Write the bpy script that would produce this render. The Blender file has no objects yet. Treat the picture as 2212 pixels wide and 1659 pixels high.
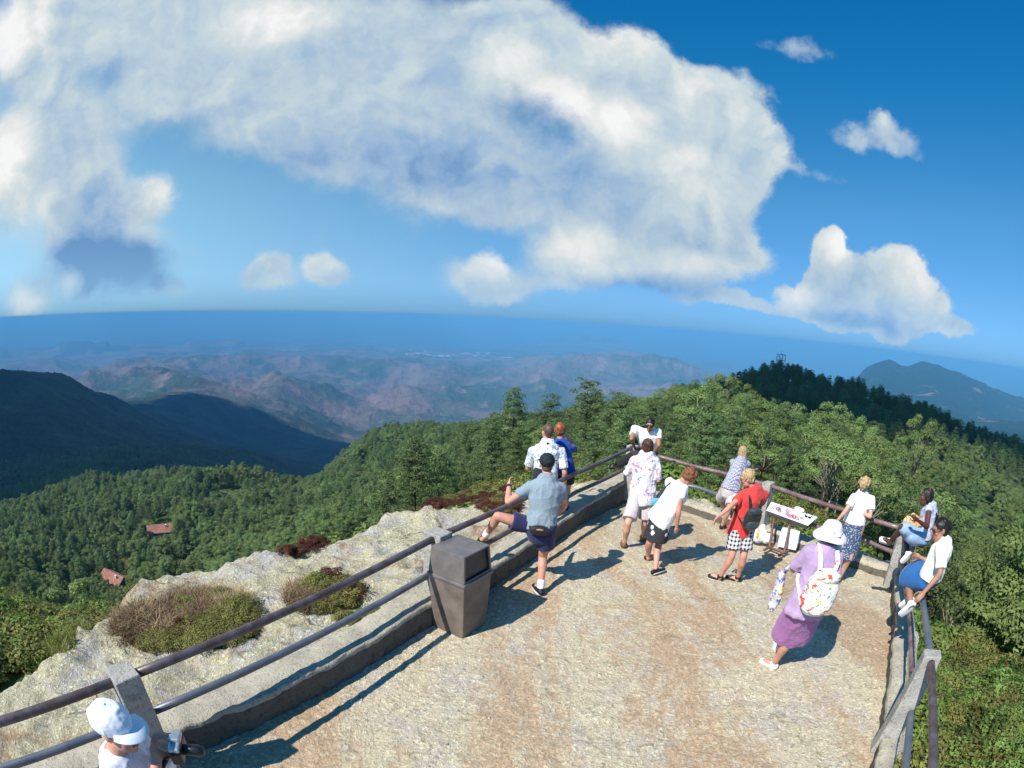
# ---- 01 head: camera, world, sun ----
import bpy, math, random
import numpy as np
from mathutils import Vector, Matrix
R = math.radians
SC = bpy.context.scene
COL = SC.collection
H = 3.3
PITCH, ROLL = R(-6.986), R(-2.880)
FPX = 2021.8 / 3840 * 2212          # fisheye focal length in pixels of a 2212 px wide view
def camrot():
    c, s = math.cos(PITCH), math.sin(PITCH)
    R2 = np.array([[1, 0, 0], [0, c, -s], [0, s, c]])
    c, s = math.cos(ROLL), math.sin(ROLL)
    R1 = np.array([[c, 0, s], [0, 1, 0], [-s, 0, c]])
    return R2 @ R1
CR = camrot()
def ray(px, py):
    """viewing direction of a point of the survey photograph (2212 x 1659 grid)"""
    x, y = px - 1106.0, -(py - 829.5)
    r = math.hypot(x, y) or 1e-9
    th = 2 * math.asin(min(1, r / (2 * FPX)))
    return CR @ np.array([math.sin(th) * x / r, math.cos(th), math.sin(th) * y / r])
def at_z(px, py, z):
    d = ray(px, py); t = (z - H) / d[2]
    return np.array([d[0] * t, d[1] * t, z])
def at_r(px, py, r):
    d = ray(px, py); t = r / math.hypot(d[0], d[1])
    return np.array([d[0] * t, d[1] * t, H + d[2] * t])
cam = bpy.data.cameras.new("camera"); cam_ob = bpy.data.objects.new("camera", cam); COL.objects.link(cam_ob)
cam.type = 'PANO'
for holder in (cam, getattr(cam, "cycles", None)):
    try:
        holder.panorama_type = 'FISHEYE_EQUISOLID'; holder.fisheye_lens = 2021.8 / 3840 * 36; holder.fisheye_fov = R(179)
    except Exception:
        pass
cam.sensor_fit = 'HORIZONTAL'; cam.sensor_width = 36; cam.sensor_height = 27
cam.clip_start = .05; cam.clip_end = 300000
M3 = Matrix((CR @ np.array([[1, 0, 0], [0, 0, -1], [0, 1, 0]])).tolist())
cam_ob.matrix_world = Matrix.Translation((0, 0, H)) @ M3.to_4x4()
SC.camera = cam_ob
SC.render.engine = 'CYCLES'
SC.cycles.max_bounces = 6; SC.cycles.diffuse_bounces = 2; SC.cycles.glossy_bounces = 2
SC.cycles.transparent_max_bounces = 8; SC.cycles.volume_bounces = 0
SC.view_settings.view_transform = 'Standard'; SC.view_settings.look = 'None'
SC.view_settings.exposure = 0.40; SC.view_settings.gamma = 1

SUN_EL, SUN_AZ = R(46), R(228)       # azimuth the sun stands at, clockwise from +Y
SUN_DIR = np.array([math.sin(SUN_AZ) * math.cos(SUN_EL), math.cos(SUN_AZ) * math.cos(SUN_EL), math.sin(SUN_EL)])
sl = bpy.data.lights.new("sun", 'SUN'); sl.energy = 5.0; sl.angle = R(.5); sl.color = (1, .955, .88)
sun = bpy.data.objects.new("sun", sl); COL.objects.link(sun)
sun.rotation_euler = Vector(SUN_DIR).to_track_quat('Z', 'Y').to_euler()
sun.location = (0, 0, 60)

W = bpy.data.worlds.new("World"); SC.world = W; W.use_nodes = True
class NT:
    """small helper to write node trees"""
    def __init__(s, tree): s.t = tree; s.n = tree.nodes; s.l = tree.links
    def new(s, typ, **kw):
        n = s.n.new(typ)
        for k, v in kw.items(): setattr(n, k, v)
        return n
    def put(s, sock, v):
        if v is None: return
        if isinstance(v, bpy.types.NodeSocket): s.l.new(v, sock)
        elif isinstance(v, (tuple, list)) and len(v) == 3 and sock.type == 'RGBA': sock.default_value = (*v, 1)
        else: sock.default_value = v
    def math(s, op, a, b=None, c=None, clamp=False):
        n = s.new('ShaderNodeMath', operation=op, use_clamp=clamp)
        for i, v in enumerate((a, b, c)): s.put(n.inputs[i], v)
        return n.outputs[0]
    def vec(s, op, a, b=None, sc=None):
        n = s.new('ShaderNodeVectorMath', operation=op)
        s.put(n.inputs[0], a); s.put(n.inputs[1], b)
        if sc is not None: s.put(n.inputs[3], sc)
        return n.outputs['Value'] if op in ('DOT_PRODUCT', 'LENGTH') else n.outputs[0]
    def noise(s, co, scale, detail=4, rough=.55, dist=0, typ='FBM'):
        n = s.new('ShaderNodeTexNoise'); n.noise_dimensions = '3D'
        try: n.noise_type = typ
        except Exception: pass
        s.put(n.inputs['Vector'], co); n.inputs['Scale'].default_value = scale; n.inputs['Detail'].default_value = detail
        n.inputs['Roughness'].default_value = rough; n.inputs['Distortion'].default_value = dist
        return n.outputs[0]
    def noise_c(s, co, scale):
        n = s.new('ShaderNodeTexNoise'); s.put(n.inputs['Vector'], co); n.inputs['Scale'].default_value = scale
        return n.outputs['Color']
    def voro(s, co, scale, feature='F1', out='Distance', rnd=1):
        n = s.new('ShaderNodeTexVoronoi', feature=feature)
        s.put(n.inputs['Vector'], co); n.inputs['Scale'].default_value = scale; n.inputs['Randomness'].default_value = rnd
        return n.outputs[out]
    def ss(s, v, a, b, lo=0., hi=1.):
        n = s.new('ShaderNodeMapRange', interpolation_type='SMOOTHSTEP')
        s.put(n.inputs[0], v); n.inputs[1].default_value = a; n.inputs[2].default_value = b
        n.inputs[3].default_value = lo; n.inputs[4].default_value = hi
        return n.outputs[0]
    def mix(s, f, a, b, blend='MIX'):
        n = s.new('ShaderNodeMix', data_type='RGBA', blend_type=blend)
        s.put(n.inputs[0], f); s.put(n.inputs[6], a); s.put(n.inputs[7], b)
        return n.outputs[2]
    def ramp(s, f, stops, interp='LINEAR'):
        n = s.new('ShaderNodeValToRGB'); e = n.color_ramp.elements; n.color_ramp.interpolation = interp
        while len(e) < len(stops): e.new(.5)
        for x, (p, c) in zip(e, stops): x.position = p; x.color = (*c, 1)
        s.put(n.inputs[0], f)
        return n.outputs[0]

def build_world():
    t = NT(W.node_tree); t.n.clear()
    out = t.new('ShaderNodeOutputWorld'); bg = t.new('ShaderNodeBackground')
    t.l.new(bg.outputs[0], out.inputs[0])
    sky = t.new('ShaderNodeTexSky', sky_type='NISHITA'); sky.sun_disc = False
    sky.sun_elevation = SUN_EL; sky.sun_rotation = SUN_AZ; sky.altitude = 1000; sky.air_density = 1.0; sky.dust_density = .6; sky.ozone_density = 2.5
    g = t.new('ShaderNodeTexCoord').outputs['Generated']
    sep = t.new('ShaderNodeSeparateXYZ'); t.put(sep.inputs[0], g)
    den = t.math('MAXIMUM', t.math('ADD', sep.outputs[1], 1), .05)
    u = t.math('DIVIDE', sep.outputs[0], den); v = t.math('DIVIDE', sep.outputs[2], den)
    cb = t.new('ShaderNodeCombineXYZ'); t.put(cb.inputs[0], u); t.put(cb.inputs[1], v); uv = cb.outputs[0]
    # break up the outlines
    w1 = t.new('ShaderNodeTexNoise'); t.put(w1.inputs['Vector'], uv); w1.inputs['Scale'].default_value = 9; w1.inputs['Detail'].default_value = 7; w1.inputs['Roughness'].default_value = .62
    wv = t.vec('SUBTRACT', w1.outputs['Color'], (.5, .5, .5))
    uvw = t.vec('ADD', uv, t.vec('SCALE', wv, sc=.075))
    uvs = t.vec('ADD', uv, t.vec('SCALE', wv, sc=.03))
    K = 1 / (2 * FPX)
    def blobs(co, items):
        acc = None
        for (x, y, a, b, w) in items:
            d = ray(x, y); c = (d[0] / (1 + d[1]), d[2] / (1 + d[1]), 0)
            q = t.vec('MULTIPLY', t.vec('SUBTRACT', co, c), (1 / (a * K), 1 / (b * K), 0))
            f = t.math('SUBTRACT', 1, t.vec('DOT_PRODUCT', q, q), clamp=True)
            f = t.math('MULTIPLY', t.math('MULTIPLY', f, f), w)
            acc = f if acc is None else t.math('ADD', acc, f)
        return acc
    cover = blobs(uvw, CLOUD_COVER)
    white = blobs(uvs, CLOUD_WHITE)
    dark = blobs(uvs, CLOUD_DARK)
    fine = t.noise(uv, 22, 6, .62)
    big = t.noise(uvs, 6, 4, .55)
    dens = t.math('ADD', cover, t.math('MULTIPLY', t.math('SUBTRACT', fine, .5), .55))
    lo = t.ss(u, .12, -.12, .16, .03); hi = t.ss(u, .14, -.12, .46, .95)
    alpha = t.ss(t.math('DIVIDE', t.math('SUBTRACT', dens, lo), t.math('SUBTRACT', hi, lo)), 0, 1)
    # relief of the billows: density here against density a little nearer to the sun
    def billow(co):
        n = t.noise(co, 15, 4, .55)
        return t.math('ABSOLUTE', t.math('SUBTRACT', n, .5))
    rel = t.math('SUBTRACT', billow(uvw), billow(t.vec('ADD', uvw, (-.016, .016, 0))))
    lit = t.math('ADD', t.math('MULTIPLY', rel, 1.05), .56)
    lit = t.math('ADD', lit, t.math('MULTIPLY', t.math('SUBTRACT', big, .5), .14))
    lit = t.math('ADD', lit, white)
    lit = t.math('SUBTRACT', lit, dark)
    lit = t.math('SUBTRACT', lit, t.math('MULTIPLY', t.ss(dens, .6, 1.6), .10))
    ccol = t.ramp(lit, [(0., (.14, .30, .56)), (.22, (.29, .45, .67)), (.45, (.45, .58, .70)), (.66, (.60, .70, .74)), (.85, (.80, .82, .82)), (1., (.92, .93, .93))])
    tint = t.ramp(sep.outputs[2], [(0., (.165, .42, .93)), (.018, (.19, .44, .92)), (.055, (.25, .50, .87)), (.10, (.28, .55, .82)), (.24, (.30, .73, .92)), (.45, (.09, .84, 1.15)), (.66, (.02, .90, 1.36))])
    skyc = t.mix(1, sky.outputs[0], tint, 'MULTIPLY')
    skyc = t.vec('SCALE', skyc, sc=SKY_STRENGTH)
    el = t.math('SUBTRACT', 1, t.math('MULTIPLY', t.math('MULTIPLY', t.ss(sep.outputs[2], .55, .1), t.ss(sep.outputs[2], -.07, .08)), t.ss(u, .25, -.6)))
    hz = t.mix(el, HORIZON_TINT, (0, 0, 0))
    skyc = t.vec('ADD', skyc, hz)
    cloud = t.vec('SCALE', ccol, sc=CLOUD_GAIN)
    # clouds low over the horizon sink into the haze
    cloud = t.mix(t.ss(sep.outputs[2], -.02, .16, .45, 0), cloud, skyc)
    col = t.mix(alpha, skyc, cloud)
    t.put(bg.inputs[0], col); bg.inputs[1].default_value = .1
SKY_STRENGTH = 1.0; HORIZON_TINT = (1.8, 2.5, 2.0); CLOUD_GAIN = 7.6
CLOUD_COVER = [
    (150, 300, 250, 190, .9), (220, 470, 210, 150, .9), (345, 410, 80, 90, .8), (590, 595, 95, 70, .8), (705, 585, 75, 62, .8), (60, 640, 90, 60, .6), (160, 610, 80, 50, .5),
    (420, 190, 320, 130, 1.0), (640, 290, 270, 120, .9), (760, 350, 260, 90, .7), (1000, 440, 260, 90, .5), (480, 300, 200, 70, .35), (900, 420, 150, 60, .4), (1860, 630, 190, 110, 1.3), (1800, 590, 120, 90, .6), (1900, 690, 240, 50, .7), (330, 400, 80, 80, .45), (700, 510, 60, 50, .2),
    (120, 40, 420, 250, 1.3), (520, 70, 480, 240, 1.3), (900, 130, 420, 260, 1.2), (60, 330, 260, 330, 1.2), (200, 430, 170, 170, .9),
    (820, 300, 330, 130, .9), (1080, 370, 330, 170, .9), (1130, 60, 190, 170, 1.0), (1330, 170, 240, 190, 1.1), (1520, 260, 240, 210, 1.1),
    (1640, 340, 150, 120, .8), (1400, 430, 330, 200, 1.1), (1480, 540, 260, 130, 1.1), (1230, 560, 170, 100, .8), (1000, 430, 130, 80, .45),
    (230, 560, 260, 140, 1.2), (370, 605, 90, 50, .6), (60, 620, 110, 80, .7), (590, 590, 75, 62, .9), (705, 582, 58, 56, .9),
    (1045, 600, 120, 62, .8), (1045, 565, 48, 50, .8), (1100, 620, 170, 40, .5), (1795, 545, 66, 70, 1.0), (1790, 600, 90, 80, .9), (1945, 590, 105, 90, 1.0), (1960, 650, 170, 100, 1.0),
    (1860, 660, 190, 62, .9), (1730, 640, 95, 62, .9), (1590, 655, 190, 30, .6), (2060, 715, 90, 50, .8), (1930, 312, 170, 80, .45), (1905, 260, 60, 50, .22), (1720, 110, 180, 60, .31), (1810, 300, 90, 60, .25), (1780, 385, 120, 40, .27)]
CLOUD_WHITE = [
    (30, 60, 200, 170, .5), (20, 330, 130, 170, .55), (590, 40, 230, 110, .45), (1090, 130, 140, 110, .4), (1210, 210, 130, 90, .4), (1340, 265, 130, 90, .45), (1490, 370, 140, 90, .3),
    (1350, 90, 200, 110, .25), (1550, 220, 190, 160, .2), (1270, 540, 160, 70, .35), (1480, 570, 150, 40, .25), (1050, 575, 70, 60, .35), (1800, 530, 70, 60, .45), (1960, 570, 110, 80, .35), (1990, 640, 110, 80, .2), (1720, 640, 80, 50, .3), (340, 400, 70, 90, .25), (600, 590, 70, 50, .12), (705, 575, 60, 50, .18), (155, 612, 70, 40, .45), (60, 640, 70, 50, .35), (90, 450, 140, 90, .2)]
CLOUD_DARK = [
    (240, 590, 290, 120, .75), (330, 560, 120, 90, .2), (140, 540, 120, 60, .15), (200, 480, 190, 140, .2), (1040, 370, 380, 170, .22), (820, 360, 330, 120, .20), (600, 350, 200, 90, .2), (1000, 160, 170, 160, .1), (420, 300, 160, 90, .1), (1420, 620, 230, 42, .5), (1300, 430, 190, 90, .22), (1850, 690, 200, 40, .3), (1240, 330, 150, 90, .2), (1930, 310, 120, 60, .12), (600, 640, 170, 30, .2)]
build_world()
try: W.cycles.sampling_method = 'MANUAL'; W.cycles.sample_map_resolution = 256
except Exception: pass
# ---- 02 materials and mesh helpers ----
def material(name):
    m = bpy.data.materials.new(name); m.use_nodes = True
    t = NT(m.node_tree); b = t.n['Principled BSDF']
    t.b = b; t.co = t.new('ShaderNodeTexCoord').outputs['Object']; t.m = m
    b.inputs['Specular IOR Level'].default_value = .3
    return t
def bump(t, h, strength=.5, dist=.01):
    n = t.new('ShaderNodeBump'); n.inputs['Strength'].default_value = strength; n.inputs['Distance'].default_value = dist
    t.put(n.inputs['Height'], h); t.put(t.b.inputs['Normal'], n.outputs[0])
def simple(name, col, rough=.6, var=.15, scale=8, bumpy=0, metal=0, spec=.3):
    """one base colour with a little mottling and grain"""
    t = material(name)
    n = t.noise(t.co, scale, 5, .6)
    f = t.ss(n, .3, .7)
    t.put(t.b.inputs['Base Color'], t.mix(f, tuple(c * (1 - var) for c in col), tuple(min(1, c * (1 + var)) for c in col)))
    t.b.inputs['Roughness'].default_value = rough; t.b.inputs['Metallic'].default_value = metal
    t.b.inputs['Specular IOR Level'].default_value = spec
    if bumpy: bump(t, t.noise(t.co, scale * 6, 4), bumpy, .004)
    return t.m
def new_mesh(name, v, f, mat=None, smooth=True):
    me = bpy.data.meshes.new(name)
    if isinstance(f, np.ndarray) and isinstance(v, np.ndarray):
        nv, (nf, k) = len(v), f.shape
        me.vertices.add(nv); me.vertices.foreach_set('co', np.ascontiguousarray(v, np.float32).ravel())
        me.loops.add(nf * k); me.loops.foreach_set('vertex_index', np.ascontiguousarray(f, np.int32).ravel())
        me.polygons.add(nf); me.polygons.foreach_set('loop_start', np.arange(0, nf * k, k, dtype=np.int32))
        me.update(calc_edges=True); me.validate()
    else:
        me.from_pydata([tuple(map(float, p)) for p in v], [], [tuple(int(i) for i in q) for q in f]); me.update()
    if smooth and len(me.polygons): me.polygons.foreach_set('use_smooth', np.ones(len(me.polygons), bool))
    if mat: me.materials.append(mat)
    return me
def link(name, data, parent=None, loc=(0, 0, 0)):
    o = bpy.data.objects.new(name, data); COL.objects.link(o); o.location = loc
    if parent: o.parent = parent
    return o
def tag(o, label=None, cat=None, group=None, kind=None):
    if label: o['label'] = label
    if cat: o['category'] = cat
    if group: o['group'] = group
    if kind: o['kind'] = kind
    return o
def empty(name, loc, label, cat, group=None, rz=0):
    o = link(name, None, None, loc); o.rotation_euler = (0, 0, rz); o.empty_display_size = .2
    return tag(o, label, cat, group)
def unit(v):
    v = np.asarray(v, float); return v / (np.linalg.norm(v) or 1)
def hash3(ix, iy, iz):
    h = (ix.astype(np.int64) * 374761393 + iy.astype(np.int64) * 668265263 + iz.astype(np.int64) * 2147483647 // 7) & 0xffffffff
    h = ((h ^ (h >> 13)) * 1274126177) & 0xffffffff
    h = ((h ^ (h >> 16)) * 2246822519) & 0xffffffff
    return ((h ^ (h >> 15)) & 0xffffff) / float(0xffffff)
def vnoise(p):
    """value noise, p (N,3) -> 0..1"""
    i = np.floor(p); f = p - i; f = f * f * f * (f * (f * 6 - 15) + 10); i = i.astype(np.int64)
    out = 0
    for dx in (0, 1):
        for dy in (0, 1):
            for dz in (0, 1):
                w = (f[:, 0] if dx else 1 - f[:, 0]) * (f[:, 1] if dy else 1 - f[:, 1]) * (f[:, 2] if dz else 1 - f[:, 2])
                out = out + w * hash3(i[:, 0] + dx, i[:, 1] + dy, i[:, 2] + dz)
    return out
def fbm(p, octaves=4, gain=.5):
    s, a, tot = 0, 1., 0.
    p = np.asarray(p, float) + 17.3
    for _ in range(octaves):
        s = s + a * vnoise(p); tot += a; a *= gain
        p = np.stack([p[:, 0] * 1.6 + p[:, 1] * 1.2, p[:, 1] * 1.6 - p[:, 0] * 1.2, p[:, 2] * 2.03], 1) + 3.7
    return s / tot
def ridged(p, octaves=5, gain=.5):
    s, a, tot = 0, 1., 0.
    p = np.asarray(p, float) + 5.1
    for _ in range(octaves):
        n = 1 - np.abs(2 * vnoise(p) - 1); s = s + a * n * n; tot += a; a *= gain
        p = np.stack([p[:, 0] * 1.6 + p[:, 1] * 1.2, p[:, 1] * 1.6 - p[:, 0] * 1.2, p[:, 2] * 2.03], 1) + 9.2
    return s / tot
class MB:
    """collects tubes, balls, boxes into one mesh"""
    def __init__(s): s.v = []; s.f = []
    def add(s, v, f):
        o = len(s.v); s.v.extend([np.asarray(p, float) for p in v]); s.f.extend([tuple(i + o for i in q) for q in f]); return s
    def tube(s, pts, rad, K=12, side=None, cap=True, e0=.72, e1=.72):
        pts = [np.asarray(p, float) for p in pts]; n = len(pts)
        if not isinstance(rad, (list, tuple)): rad = [rad] * n
        rad = [(r, r) if not isinstance(r, (tuple, list)) else r for r in rad]
        tang = [unit(pts[min(i + 1, n - 1)] - pts[max(i - 1, 0)]) for i in range(n)]
        if side is None:
            a = np.array([0, 0, 1.]) if abs(tang[0][2]) < .9 else np.array([1., 0, 0]); side = np.cross(tang[0], a)
        rings = []
        P, T, Rr = list(pts), list(tang), list(rad)
        if cap:
            r0, r1 = min(rad[0]), min(rad[-1])
            P = [pts[0] - tang[0] * r0 * e0] + P + [pts[-1] + tang[-1] * r1 * e1]; q0, q1 = (.7 if e0 > .3 else .97), (.7 if e1 > .3 else .97)
            T = [tang[0]] + T + [tang[-1]]
            Rr = [(rad[0][0] * q0, rad[0][1] * q0)] + Rr + [(rad[-1][0] * q1, rad[-1][1] * q1)]
        v, f = [], []
        for p, tt, r in zip(P, T, Rr):
            sd = side - tt * np.dot(side, tt)
            sd = unit(sd) if np.linalg.norm(sd) > 1e-6 else unit(np.cross(tt, [.3, .5, .8])); fw = np.cross(tt, sd); side = sd
            for k in range(K):
                a = 2 * math.pi * k / K
                v.append(p + sd * math.cos(a) * r[0] + fw * math.sin(a) * r[1])
        m = len(P)
        for i in range(m - 1):
            for k in range(K):
                f.append((i * K + k, i * K + (k + 1) % K, (i + 1) * K + (k + 1) % K, (i + 1) * K + k))
        c0 = P[0] - (T[0] * min(rad[0]) * .28 * (e0 > .3) if cap else 0); c1 = P[-1] + (T[-1] * min(rad[-1]) * .28 * (e1 > .3) if cap else 0)
        v += [c0, c1]; i0, i1 = len(v) - 2, len(v) - 1
        for k in range(K):
            f.append((i0, (k + 1) % K, k)); f.append((i1, (m - 1) * K + k, (m - 1) * K + (k + 1) % K))
        return s.add(v, f)
    def ball(s, c, r, ax=None, K=14, J=9):
        if not isinstance(r, (tuple, list)): r = (r, r, r)
        ax = np.eye(3) if ax is None else np.asarray(ax)
        c = np.asarray(c, float); v = [c + ax[2] * r[2]]; f = []
        for j in range(1, J):
            th = math.pi * j / J
            for k in range(K):
                a = 2 * math.pi * k / K
                v.append(c + ax[0] * r[0] * math.sin(th) * math.cos(a) + ax[1] * r[1] * math.sin(th) * math.sin(a) + ax[2] * r[2] * math.cos(th))
        v.append(c - ax[2] * r[2]); L = len(v) - 1
        for k in range(K):
            f.append((0, 1 + k, 1 + (k + 1) % K)); f.append((L, 1 + (J - 2) * K + (k + 1) % K, 1 + (J - 2) * K + k))
        for j in range(J - 2):
            for k in range(K):
                a = 1 + j * K; f.append((a + k, a + K + k, a + K + (k + 1) % K, a + (k + 1) % K))
        return s.add(v, f)
    def box(s, c, h, ax=None):
        ax = np.eye(3) if ax is None else np.asarray(ax); c = np.asarray(c, float)
        v = [c + ax[0] * h[0] * i + ax[1] * h[1] * j + ax[2] * h[2] * k for i in (-1, 1) for j in (-1, 1) for k in (-1, 1)]
        return s.add(v, [(0, 1, 3, 2), (4, 6, 7, 5), (0, 4, 5, 1), (2, 3, 7, 6), (0, 2, 6, 4), (1, 5, 7, 3)])
    def frustum(s, c0, h0, c1, h1, rz):
        cx, sx = math.cos(rz), math.sin(rz); v = []
        for c, h in ((c0, h0), (c1, h1)):
            for i, j in ((-1, -1), (1, -1), (1, 1), (-1, 1)):
                x, y = i * h[0], j * h[1]; v.append((c[0] + x * cx - y * sx, c[1] + x * sx + y * cx, c[2]))
        return s.add(v, [(3, 2, 1, 0), (4, 5, 6, 7), (0, 1, 5, 4), (1, 2, 6, 5), (2, 3, 7, 6), (3, 0, 4, 7)])
    def build(s, name, mat, parent=None, base=(0, 0, 0), smooth=True, bevel=0):
        me = new_mesh(name, [p - np.asarray(base, float) for p in s.v], s.f, mat, smooth)
        o = link(name, me, parent)
        if not parent: o.location = base
        if bevel:
            b = o.modifiers.new('bevel', 'BEVEL'); b.width = bevel; b.segments = 2; b.limit_method = 'ANGLE'; b.harden_normals = False
        return o
    def remesh(s, name, mat, parent=None, base=(0, 0, 0), voxel=.008, it=3, wr=0, wscale=9, seed=0, stretch=(1, 1, 1)):
        """one continuous skin over everything collected; wr: depth of creases"""
        base = np.asarray(base, float)
        me = new_mesh(name, [p - base for p in s.v], s.f, None)
        o = link(name, me); md = o.modifiers.new('skin', 'REMESH'); md.mode = 'VOXEL'; md.voxel_size = voxel
        dg = bpy.context.evaluated_depsgraph_get(); dg.update()
        m2 = bpy.data.meshes.new_from_object(o.evaluated_get(dg)); o.modifiers.clear(); o.data = m2; bpy.data.meshes.remove(me); m2.name = name
        n = len(m2.vertices); co = np.empty(n * 3, np.float32); m2.vertices.foreach_get('co', co); co = co.reshape(n, 3).astype(float)
        e = np.empty(len(m2.edges) * 2, np.int32); m2.edges.foreach_get('vertices', e); e = e.reshape(-1, 2)
        deg = np.bincount(e.ravel(), minlength=n)[:, None].clip(1)
        for _ in range(it):
            a = np.zeros((n, 3))
            for k in range(3):
                a[:, k] = np.bincount(e[:, 0], co[e[:, 1], k], n) + np.bincount(e[:, 1], co[e[:, 0], k], n)
            co = co * .45 + a / deg * .55
        if wr:
            m2.vertices.foreach_set('co', co.astype(np.float32).ravel()); m2.update()
            nr = np.empty(n * 3, np.float32); m2.vertices.foreach_get('normal', nr); nr = nr.reshape(n, 3)
            q = co * wscale * np.array(stretch) + seed * 7.7
            co = co + nr * ((ridged(q, 3) - .45) * wr)[:, None]
        m2.vertices.foreach_set('co', co.astype(np.float32).ravel()); m2.update()
        m2.polygons.foreach_set('use_smooth', np.ones(len(m2.polygons), bool))
        if mat: m2.materials.append(mat)
        if parent: o.parent = parent
        else: o.location = base
        return o
# ---- 03 terrain ----
RF = [(3.0, 2.9)]
TP = []   # (azimuth deg, r, z) of the bare ground
def tv(px, py, r, drop=0):
    p = at_r(px, py, r); TP.append((math.degrees(math.atan2(p[0], p[1])), r, p[2] - drop))
def th(az, *rz):
    for r, z in rz: TP.append((az, r, z))
for az in range(-100, 101, 20): th(az, (2.4, -1.6), (5, -1.7))
th(0, (9, -1.8)); th(20, (11, -1.7)); th(35, (11.5, -1.6)); th(45, (9.5, -1.8)); th(10, (12, -2.2))
th(-65, (9, -2.4), (13, -3.4), (30, -22), (60, -38)); th(-85, (9, -2.6), (14, -4), (30, -18), (100, -55)); th(-50, (9, -2.6), (30, -24), (70, -47))
th(-30, (11, -3.4), (30, -20), (80, -45)); th(-12, (12, -3.2), (25, -9), (70, -30))
tv(0, 1250, 118, 5); tv(250, 1262, 165, 1); tv(345, 1152, 200, 1); tv(150, 1300, 135, 4); tv(0, 1190, 175, 5); tv(0, 1125, 235, 8); tv(200, 1062, 265, 8); tv(400, 1022, 275, 8); tv(545, 1007, 275, 8)
tv(480, 1130, 190, 4); tv(620, 1110, 170, 4); tv(750, 1060, 180, 4); tv(570, 1060, 240, 5); tv(700, 1035, 290, 5); tv(850, 1020, 170, 5); tv(950, 1000, 130, 5)
tv(760, 960, 380, 6); tv(830, 918, 430, 7); tv(900, 915, 390, 7); tv(1000, 908, 330, 8); tv(1060, 905, 270, 9)
th(0, (16, -4.5), (30, -8), (60, -15), (130, -29), (230, -48)); th(8, (30, -6.5), (60, -13), (120, -25), (250, -48), (420, -85))
th(14, (16, -3.3), (30, -6), (60, -11), (120, -21), (260, -44), (450, -78)); tv(1385, 882, 600, 4); tv(1330, 910, 640, 4)
th(21, (16, -3), (30, -5), (60, -9.5), (110, -15), (220, -28)); th(28, (16, -3), (30, -5.5), (60, -11.5), (110, -19), (190, -24)); tv(1690, 793, 262, 6); tv(1640, 800, 255, 6); tv(1600, 815, 240, 6); tv(1800, 822, 262, 6); tv(1870, 830, 258, 6)
th(36, (16, -3.6), (30, -7), (60, -14.5), (110, -23), (190, -28)); tv(1950, 866, 245, 6); tv(2010, 890, 235, 6); tv(2070, 925, 225, 6); tv(2150, 958, 230, 6); tv(2212, 968, 300, 5)
th(43, (15, -4.4), (30, -9), (60, -18), (110, -27), (190, -31)); th(50, (14, -5), (30, -12), (60, -22), (110, -29)); th(58, (11, -3.4), (30, -15), (60, -25)); tv(2212, 1300, 72, 6); tv(2212, 1100, 150, 6); tv(2100, 1150, 95, 6)
th(72, (7.5, -1.3), (10, -2.3), (14, -4.4), (30, -14), (70, -28), (200, -42)); th(90, (6.5, -1.4), (12, -3.8), (30, -14), (100, -36), (300, -70)); th(63, (9, -2.1))
# beyond the near ridges
tv(0, 1105, 520); tv(200, 1035, 640); tv(400, 1000, 800); tv(560, 1003, 1050); tv(0, 950, 1050); tv(200, 950, 1150); tv(350, 968, 1250)
tv(0, 800, 1600); tv(60, 803, 1650); tv(115, 810, 1700); tv(150, 822, 1740); tv(200, 850, 1800); tv(270, 875, 1900); tv(350, 920, 2000); tv(430, 949, 2050); tv(560, 985, 1900); tv(640, 1004, 1750)
tv(360, 884, 2950); tv(440, 888, 3000); tv(530, 911, 3100); tv(620, 933, 3100); tv(700, 956, 3000); tv(750, 968, 2900)
th(-70, (1600, -100), (800, -200), (3000, -500)); th(-57, (2700, -480)); th(-42, (2500, -430), (4200, -690)); th(-30, (420, -190), (2500, -660)); th(-22, (420, -150), (800, -310), (1800, -520)); th(-10, (700, -230), (1500, -480), (3000, -690)); th(0, (700, -230), (1500, -440), (3000, -680)); th(10, (1000, -260), (2000, -500), (3500, -700)); th(20, (420, -80), (900, -220), (2000, -480), (4000, -720)); th(30, (420, -70), (900, -210), (2000, -430), (4000, -700)); th(38, (420, -75), (1000, -180)); th(45, (420, -75), (900, -170), (1800, -270), (3200, -360)); th(55, (450, -75), (900, -140), (1800, -230), (3000, -320)); th(70, (500, -80), (2000, -230), (4500, -350), (7000, -500))
for (x, y, r) in ((1835, 822, 5400), (1870, 805, 5500), (1910, 787, 5600), (1950, 797, 5700), (1990, 782, 5800), (2025, 792, 5700), (2060, 805, 5600), (2110, 838, 5400), (2145, 862, 5200), (2212, 902, 5000), (2100, 900, 4300), (1960, 840, 4700)): tv(x, y, r)
th(42, (7500, -600)); th(50, (8000, -650)); th(34, (6500, -780)); th(60, (8000, -600))
tv(635, 847, 5100); tv(560, 882, 4400); tv(760, 905, 4700); tv(760, 955, 3700); tv(900, 902, 4500); tv(300, 832, 6000); tv(600, 803, 7600); tv(900, 803, 7600); tv(1100, 835, 6300); tv(1300, 830, 6300); tv(1250, 878, 4800); tv(1180, 790, 8200); tv(1380, 790, 8200); tv(1450, 840, 5600)
for az in (-60, -40, -20, 0, 20): th(az, (11000, -900), (16500, -960))
for az in (-75, -55, -35, -15, 0): th(az, (21500, -1030), (27000, -1080), (56000, -1120))
th(15, (19000, -985), (22500, -1035), (56000, -1100)); th(28, (22000, -985), (30000, -1030), (56000, -1100)); th(45, (16000, -900), (30000, -985), (40000, -1040)); th(60, (16000, -850), (35000, -985), (50000, -1040))
tv(1283, 729, 20500); tv(1270, 737, 19500)
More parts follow.
